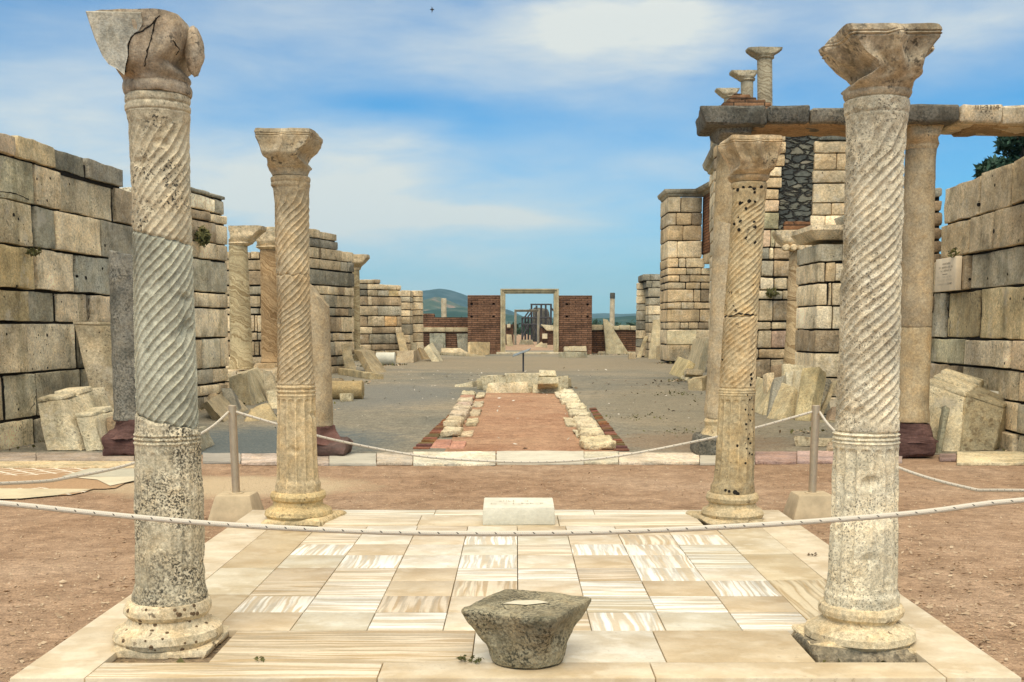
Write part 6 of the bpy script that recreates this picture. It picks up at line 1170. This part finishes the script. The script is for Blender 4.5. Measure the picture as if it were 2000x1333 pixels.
# the remains of the pulpit at its head
GA = 'stones of the low pulpit ruin behind the tomb'
S('pulpit_block', 'long pale block with a flat top, closing the head of the tomb', (953, 748), (1031, 746), (1031, 769), (948, 769), .05, .55, 'slab', (.57, .50, .37), GA, rough=.014)
S('pulpit_block', 'bottom block of the stepped pile, beside the long pale block', (1042, 751), (1096, 752), (1096, 770), (1040, 769), .1, .6, 'slab', (.53, .47, .34), GA, rough=.02)
S('pulpit_block', 'middle slab of the stepped pile on the pulpit ruin', (1051, 736), (1089, 737), (1091, 750), (1050, 750), .06, .6, 'slab', (.55, .49, .36), GA, Yo=26.9, up=True)
S('pulpit_block', 'topmost worn slab of the stepped pile on the pulpit ruin', (1053, 723), (1085, 724), (1087, 736), (1052, 735), .06, .55, 'slab', (.62, .56, .42), GA, Yo=27.0, up=True)
S('pulpit_block', 'long thin rear block of the pulpit ruin, behind the sign foot', (985, 730), (1054, 729), (1054, 743), (985, 744), .02, .35, 'slab', (.53, .47, .35), GA, Yo=30)
S('pulpit_block', 'upright pale block at the outer corner of the pulpit ruin, on the red-slab side', (930, 740), (946, 739), (946, 762), (931, 761), .03, .8, 'slab', (.56, .49, .35), GA)
S('pulpit_block', 'low wall piece joining the corner block to the rear block', (938, 734), (988, 733), (990, 750), (944, 752), .03, .4, 'porous', (.55, .49, .36), GA, Yo=28.6)
S('pulpit_block', 'flat stone lying outside the corner block of the pulpit ruin', (922, 745), (934, 744), (934, 754), (924, 757), .05, .5, 'slab', (.50, .45, .34), GA)
S('pulpit_block', 'outer corner block of the pulpit ruin, on the cream-stone side', (1088, 735), (1110, 735), (1110, 760), (1090, 760), .05, .6, 'porous', (.54, .48, .35), GA)
S('pulpit_block', 'narrow end stone beside the cream-side corner block', (1108, 739), (1115, 739), (1116, 756), (1109, 759), .03, .5, 'slab', (.52, .46, .34), GA)
S('pulpit_block', 'small stone in the gap of the pulpit ruin, next to the stepped pile', (1031, 757), (1040, 757), (1040, 768), (1031, 769), .03, .3, 'slab', (.60, .54, .40), GA)
# information sign
ys_ = G(1022, 727).y; xs_ = W(1022, 700, ys_).x; zs_ = zat(689, ys_)
sg = thing('information_sign', 'slanted information panel on a slim dark post at the head of the tomb', 'sign', (xs_, ys_, 0))
MB().tube([Vector((xs_, ys_, 0)), Vector((xs_, ys_, zs_))], .032, 12).build('post', 'iron', sg)
a_ = W(1001, 695, ys_-.2); b_ = W(1037, 681, ys_-.1)
MB().hexa([(a_.x, ys_-.28, a_.z-.05), (b_.x-.1, ys_-.28, b_.z-.10), (a_.x, ys_-.28, a_.z-.02), (b_.x-.1, ys_-.28, b_.z-.07), (a_.x+.05, ys_+.12, a_.z+.02), (b_.x, ys_+.12, b_.z-.02), (a_.x+.05, ys_+.12, a_.z+.05), (b_.x, ys_+.12, b_.z+.01)], b=.004, seg=1, rough=0).build('panel', 'panel', sg)
# stones seen through the doorway
GI = 'stones lying in the second room'
for pts, Y, col, lab in [(((989, 653), (999, 654), (1003, 680), (990, 680)), Y3-8, (.42, .35, .23), 'tall pale stone against the inner doorway, hill side'), (((1045, 676), (1057, 668), (1070, 676), (1047, 682)), Y3-12, (.54, .46, .32), 'tilted pale block on the floor of the second room'), (((1000, 679), (1058, 678), (1058, 683), (998, 684)), Y3-12, (.52, .46, .34), 'long low kerb across the second room'), (((1060, 671), (1069, 671), (1068, 688), (1062, 688)), Y3-16, (.40, .34, .24), 'dark-footed stone beside the tilted pale block'),
                         (((1017, 664), (1040, 664), (1043, 674), (1013, 674)), Y3+2, (.40, .36, .27), 'block framed by the inner doorway'), (((1056, 634), (1082, 636), (1082, 646), (1068, 646)), Y3-.6, (.50, .44, .32), 'pale blocks on the dark brick stub under the scaffold'), (((990, 633), (997, 633), (997, 640), (990, 640)), Y3-.6, (.46, .41, .31), 'pale block on the dark brick stub, hill side'), (((1059, 652), (1069, 652), (1069, 662), (1059, 662)), Y3-.6, (.54, .48, .36), 'square pale stone set in the dark brick stub')]:
    S('far_stone', lab, *pts, .1, .6, 'slab', col, GI, Yo=Y, seg=.3, up=('dark brick stub' in lab))
# ================================================================== plants, hills, litter
def leaves(mb, c, r, n, size, rnd, flat=1.0):
    for _ in range(n):
        while True:
            q = Vector((rnd.uniform(-1, 1), rnd.uniform(-1, 1), rnd.uniform(-1, 1)))
            if q.length < 1: break
        p = Vector(c)+Vector((q.x*r[0], q.y*r[1], q.z*r[2])); a = Vector((rnd.gauss(0, 1), rnd.gauss(0, 1), rnd.gauss(0, 1)*flat)).normalized(); b = a.cross(Vector((rnd.gauss(0, 1), rnd.gauss(0, 1), rnd.gauss(0, 1)))).normalized(); s_ = size*rnd.uniform(.5, 1.3); b0 = len(mb.v)
        mb.v += [p-a*s_, p+b*s_*.35, p+a*s_, p-b*s_*.35]; mb.f.append((b0, b0+1, b0+2, b0+3))
def tree(name, label, x, Y, ztop, rad, mat, seed, n=7000, size=.16, clumps=26, zlow=.45, group=None):
    rnd = random.Random(seed); t = thing(name, label, 'tree', (x, Y, 0), group)
    MB().tube([Vector((x+.3*sin(i*.9)*i/6, Y, ztop*.93*i/6)) for i in range(7)], [rad*.11*(1-.13*i) for i in range(7)], 10).build('trunk', 'bark', t)
    mb = MB(); lm = MB()
    for k in range(clumps):
        h = rnd.uniform(zlow, 1); w = rad*sqrt(max(.05, 1-((h-.68)/.36)**2))*rnd.uniform(.35, 1.0); a = rnd.uniform(0, 2*pi); c = Vector((x+w*cos(a), Y+w*sin(a), ztop*h-.3)); rr = rad*rnd.uniform(.2, .36)
        leaves(mb, c, (rr, rr, rr*.62), n//clumps, size, rnd)
        lm.tube([Vector((x, Y, ztop*h*.78)), (Vector((x, Y, ztop*h*.86))+c)/2, c], [rad*.03, rad*.022, rad*.01], 6)
    mb.build('crown', mat, t, None, False); lm.build('limb', 'bark', t)
xt = W(2012, 300, 30).x
tree('pine_tree', 'dark green pine showing above the tan block wall, below the pale beam', xt, 30, zat(236, 30), 1.55, 'pine', 4, 9000, .13, 34, .66)
def tuft(label, px, py, Y, r, mat, seed, n=60, size=.07):
    mb = MB(); rnd = random.Random(seed); leaves(mb, W(px, py, Y), r, n, size, rnd); tag(mb.build('wall_weed', mat, None, None, False), label, 'plant', 'weeds growing in the walls')
tuft('spiky weed sprouting from a joint of the ruined transept', 1508, 573, YB_-.1, (.14, .08, .13), 'weed', 1, 40, .10)
tuft('brown dry weed in a hole of the coursed wall end', 396, 462, 21.9, (.13, .1, .18), 'weed', 2, 120, .09)
tuft('mossy tuft on a joint of the near block wall', 66, 492, 15.25, (.10, .06, .05), 'weed', 3, 90, .04)
tuft('green tuft in the joint just above the plaque', 1862, 494, 16.6, (.09, .05, .08), 'weed', 5, 60, .04)
def scatter(name, mat, n, region, size, seed, z=.004, label=None, upz=.5):
    mb = MB(); rnd = random.Random(seed)
    for _ in range(n):
        x, y = region(rnd); s_ = size*rnd.uniform(.4, 1.4)*(1+y*.03); a = rnd.uniform(0, pi); u = Vector((cos(a), sin(a), rnd.gauss(0, .25)))*s_; v = Vector((-sin(a), cos(a), rnd.gauss(0, upz)))*s_*rnd.uniform(.25, .6); c = Vector((x, y, z+abs(u.z)+abs(v.z)*.5)); b0 = len(mb.v)
        mb.v += [c-u, c-v*.8, c+u, c+v]; mb.f.append((b0, b0+1, b0+2, b0+3))
    tag(mb.build(name, mat, None, None, False, org=Vector((0, 0, 0))), kind='stuff')
def reg_dirt(r):
    while True:
        y = 4.2+9*r.random()**1.6; x = r.uniform(-.5, .5)*y*1.02
        if not (abs(x) < XO+.01 and YF-.05 < y < YB+.01) and y < KY0-.05: return x, y
scatter('leaf_litter', 'litter', 22000, reg_dirt, .0065, 1)
def reg_edge(r):
    while True:
        x = r.uniform(1, 3.2)*r.choice((-1, 1, 1)); y = 4.3+5*r.random()**2
        if abs(x) > XO+.01: return x, y
scatter('dry_leaf_litter', 'litter', 1500, reg_edge, .016, 2)
scatter('stone_chips', 'chip', 220, lambda r: (r.gauss(-1.2, 2.6), r.uniform(14.5, 45)), .022, 3, .008)
scatter('dark_clods', 'hole', 130, lambda r: (r.gauss(3.6, 1.0), r.uniform(16, 34)), .024, 4, .006)
scatter('dry_grass', 'weed', 420, lambda r: (lambda a: (r.gauss((2.6, 4.6, 3.9, -4.2, 2.1)[a], .35), r.gauss((17, 24, 27, 24, 20)[a], .5)))(r.randrange(5)), .014, 8, .012, upz=1.0)
def reg_foot(r):
    a, b = r.choice((((-6.75, 14.4), (-6.0, 20)), ((-6.3, 21.5), (-5.6, 24)), ((6.4, 14.2), (6.1, 18)), ((4.2, 17), (6.3, 17.6)), ((-4.9, 30), (-4.4, 33)), ((-6.4, 46), (-4.9, 48)), ((6.6, 50), (8.6, 50)), ((-4.6, 20), (-3.8, 22)), ((4.6, 33), (6.0, 36)), ((-6, 65.5), (-2.5, 66.5)), ((2.8, 66), (6.5, 66.5))))
    q = r.random(); return a[0]+(b[0]-a[0])*q+r.gauss(0, .18), a[1]+(b[1]-a[1])*q+r.gauss(0, .25)
scatter('dry_weeds', 'weed', 900, reg_foot, .018, 12, .02, upz=1.4)
scatter('wall_foot_grit', 'litter', 1500, reg_foot, .022, 13, .004)
def reg_pit(r):
    h = r.choice((hl, hr, (-1.80, -1.43, 8.0, 8.7), (1.395, 1.80, 8.0, 8.7))); return r.uniform(h[0], h[1]), r.uniform(h[2], h[3])
scatter('pit_weeds', 'weed', 900, reg_pit, .014, 5, .10, upz=1.2)
def sprig(label, px, py, n, r, seed, cat='leaf sprig'):
    mb = MB(); rnd = random.Random(seed); c = G(px, py, ZP+.008)
    for _ in range(n): leaves(mb, c+Vector((rnd.uniform(-r, r), rnd.uniform(-r, r)*.6, rnd.uniform(0, .012))), (.008, .008, .006), 3, .012, rnd, .4)
    tag(mb.build('leaf_sprig', 'weed' if cat == 'leaf sprig' else 'lichen', None, None, False), label, cat, 'fallen leaves on the pavement')
sprig('dry leafy sprig lying on the marble beside the loose capital', 918, 1290, 26, .055, 1); sprig('tiny green leaf on the banded slab near the pavement edge', 506, 1290, 4, .012, 2); sprig('scrap of dead leaf in the pavement joint behind the pale speckled column', 1584, 1084, 7, .03, 3, 'dead leaf')
# little bird high in the sky
bc = W(844, 19, 60); bd = thing('bird', 'tiny dark bird gliding alone high in the open sky', 'bird', bc)
MB().rings([[bc+Vector((x, r*cos(2*pi*j/8), r*sin(2*pi*j/8))) for j in range(8)] for x, r in ((-.12, .005), (-.06, .035), (.02, .04), (.08, .028), (.11, .01))]).build('bird_body', 'bird', bd)
mb = MB(); mb.v = [bc+Vector(p) for p in ((-.03, 0, .01), (.05, 0, .01), (.02, -.05, -.12), (-.02, -.06, -.20), (.01, .05, .11), (-.03, .06, .17))]; mb.f = [(0, 1, 2, 3), (0, 5, 4, 1)]; mb.build('wing', 'bird', bd, None, False)
# hills; the bluish tints put distance haze into the slopes' own colour
def hill(name, prof, Y, depth, seed, col, amp):
    mb = MB(); n = 140; m_ = 22; x0, x1 = prof[0][0], prof[-1][0]; pr = [(p[0], p[1]) for p in prof]; idx = []
    for j in range(m_+1):
        t = j/m_; yy = Y-depth+2*depth*t; k = sin(pi*t)**1.1
        for i in range(n+1):
            px = x0+(x1-x0)*i/n; py = lerp_rows(pr, px)[0]; c = W(px, py, Y); x = c.x; h = (c.z+8)*k; nn = noise.fractal(Vector((x*.004+seed, yy*.004, seed)), 1.0, 2.0, 6)
            mb.v.append(Vector((x, yy, -8+h+amp*nn*k)))
    for j in range(m_):
        for i in range(n): a = j*(n+1)+i; mb.f.append((a, a+1, a+n+2, a+n+1))
    tag(mb.build(name, 'hill', None, col, True, org=Vector((0, 0, 0))), kind='structure')
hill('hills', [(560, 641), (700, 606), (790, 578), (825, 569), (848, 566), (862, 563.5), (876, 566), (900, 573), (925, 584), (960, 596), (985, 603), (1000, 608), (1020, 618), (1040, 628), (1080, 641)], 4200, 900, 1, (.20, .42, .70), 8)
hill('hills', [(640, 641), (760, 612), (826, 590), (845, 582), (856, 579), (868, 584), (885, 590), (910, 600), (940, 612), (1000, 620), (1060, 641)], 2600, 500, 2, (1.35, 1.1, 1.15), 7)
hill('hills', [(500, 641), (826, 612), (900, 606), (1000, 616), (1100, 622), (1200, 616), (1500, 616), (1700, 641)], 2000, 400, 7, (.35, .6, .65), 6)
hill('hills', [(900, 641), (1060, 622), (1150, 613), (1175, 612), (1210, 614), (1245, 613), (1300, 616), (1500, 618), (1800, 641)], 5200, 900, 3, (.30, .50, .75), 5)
# the wooded plain beyond the hill top
mb = MB(); rnd = random.Random(9)
for _ in range(170):
    Y = rnd.uniform(230, 560); px = rnd.uniform(780, 1320); yt = 627+9*abs(noise.noise(Vector((px*.03, 0, 0))))+rnd.uniform(0, 14); c = W(px, yt, Y); r = rnd.uniform(4, 9)
    leaves(mb, (c.x, Y, c.z-r*.8), (r, r, r*.9), 70, 1.5, rnd)
    leaves(mb, (c.x, Y, (c.z-r*1.6)/2), (r, r, max(2, (c.z-r)/2)), 45, 1.6, rnd)
tag(mb.build('distant_woods', 'farwood', None, None, False, org=Vector((0, 0, 0))), kind='stuff')
# ================================================================== haze
mb = MB().box(-7500, 7500, -80, 9500, -10, 420, b=1, seg=1e5, rough=0)
m_, t_ = material('air_haze'); v_ = t_.new('ShaderNodeVolumePrincipled'); v_.inputs['Color'].default_value = (.46, .79, 1.0, 1); v_.inputs['Density'].default_value = 1.0e-4; v_.inputs['Anisotropy'].default_value = 0.0
o_ = t_.new('ShaderNodeOutputMaterial'); t_.l.new(v_.outputs[0], o_.inputs['Volume'])
hz = mb.build('haze', m_, None, None, False); tag(hz, kind='stuff')
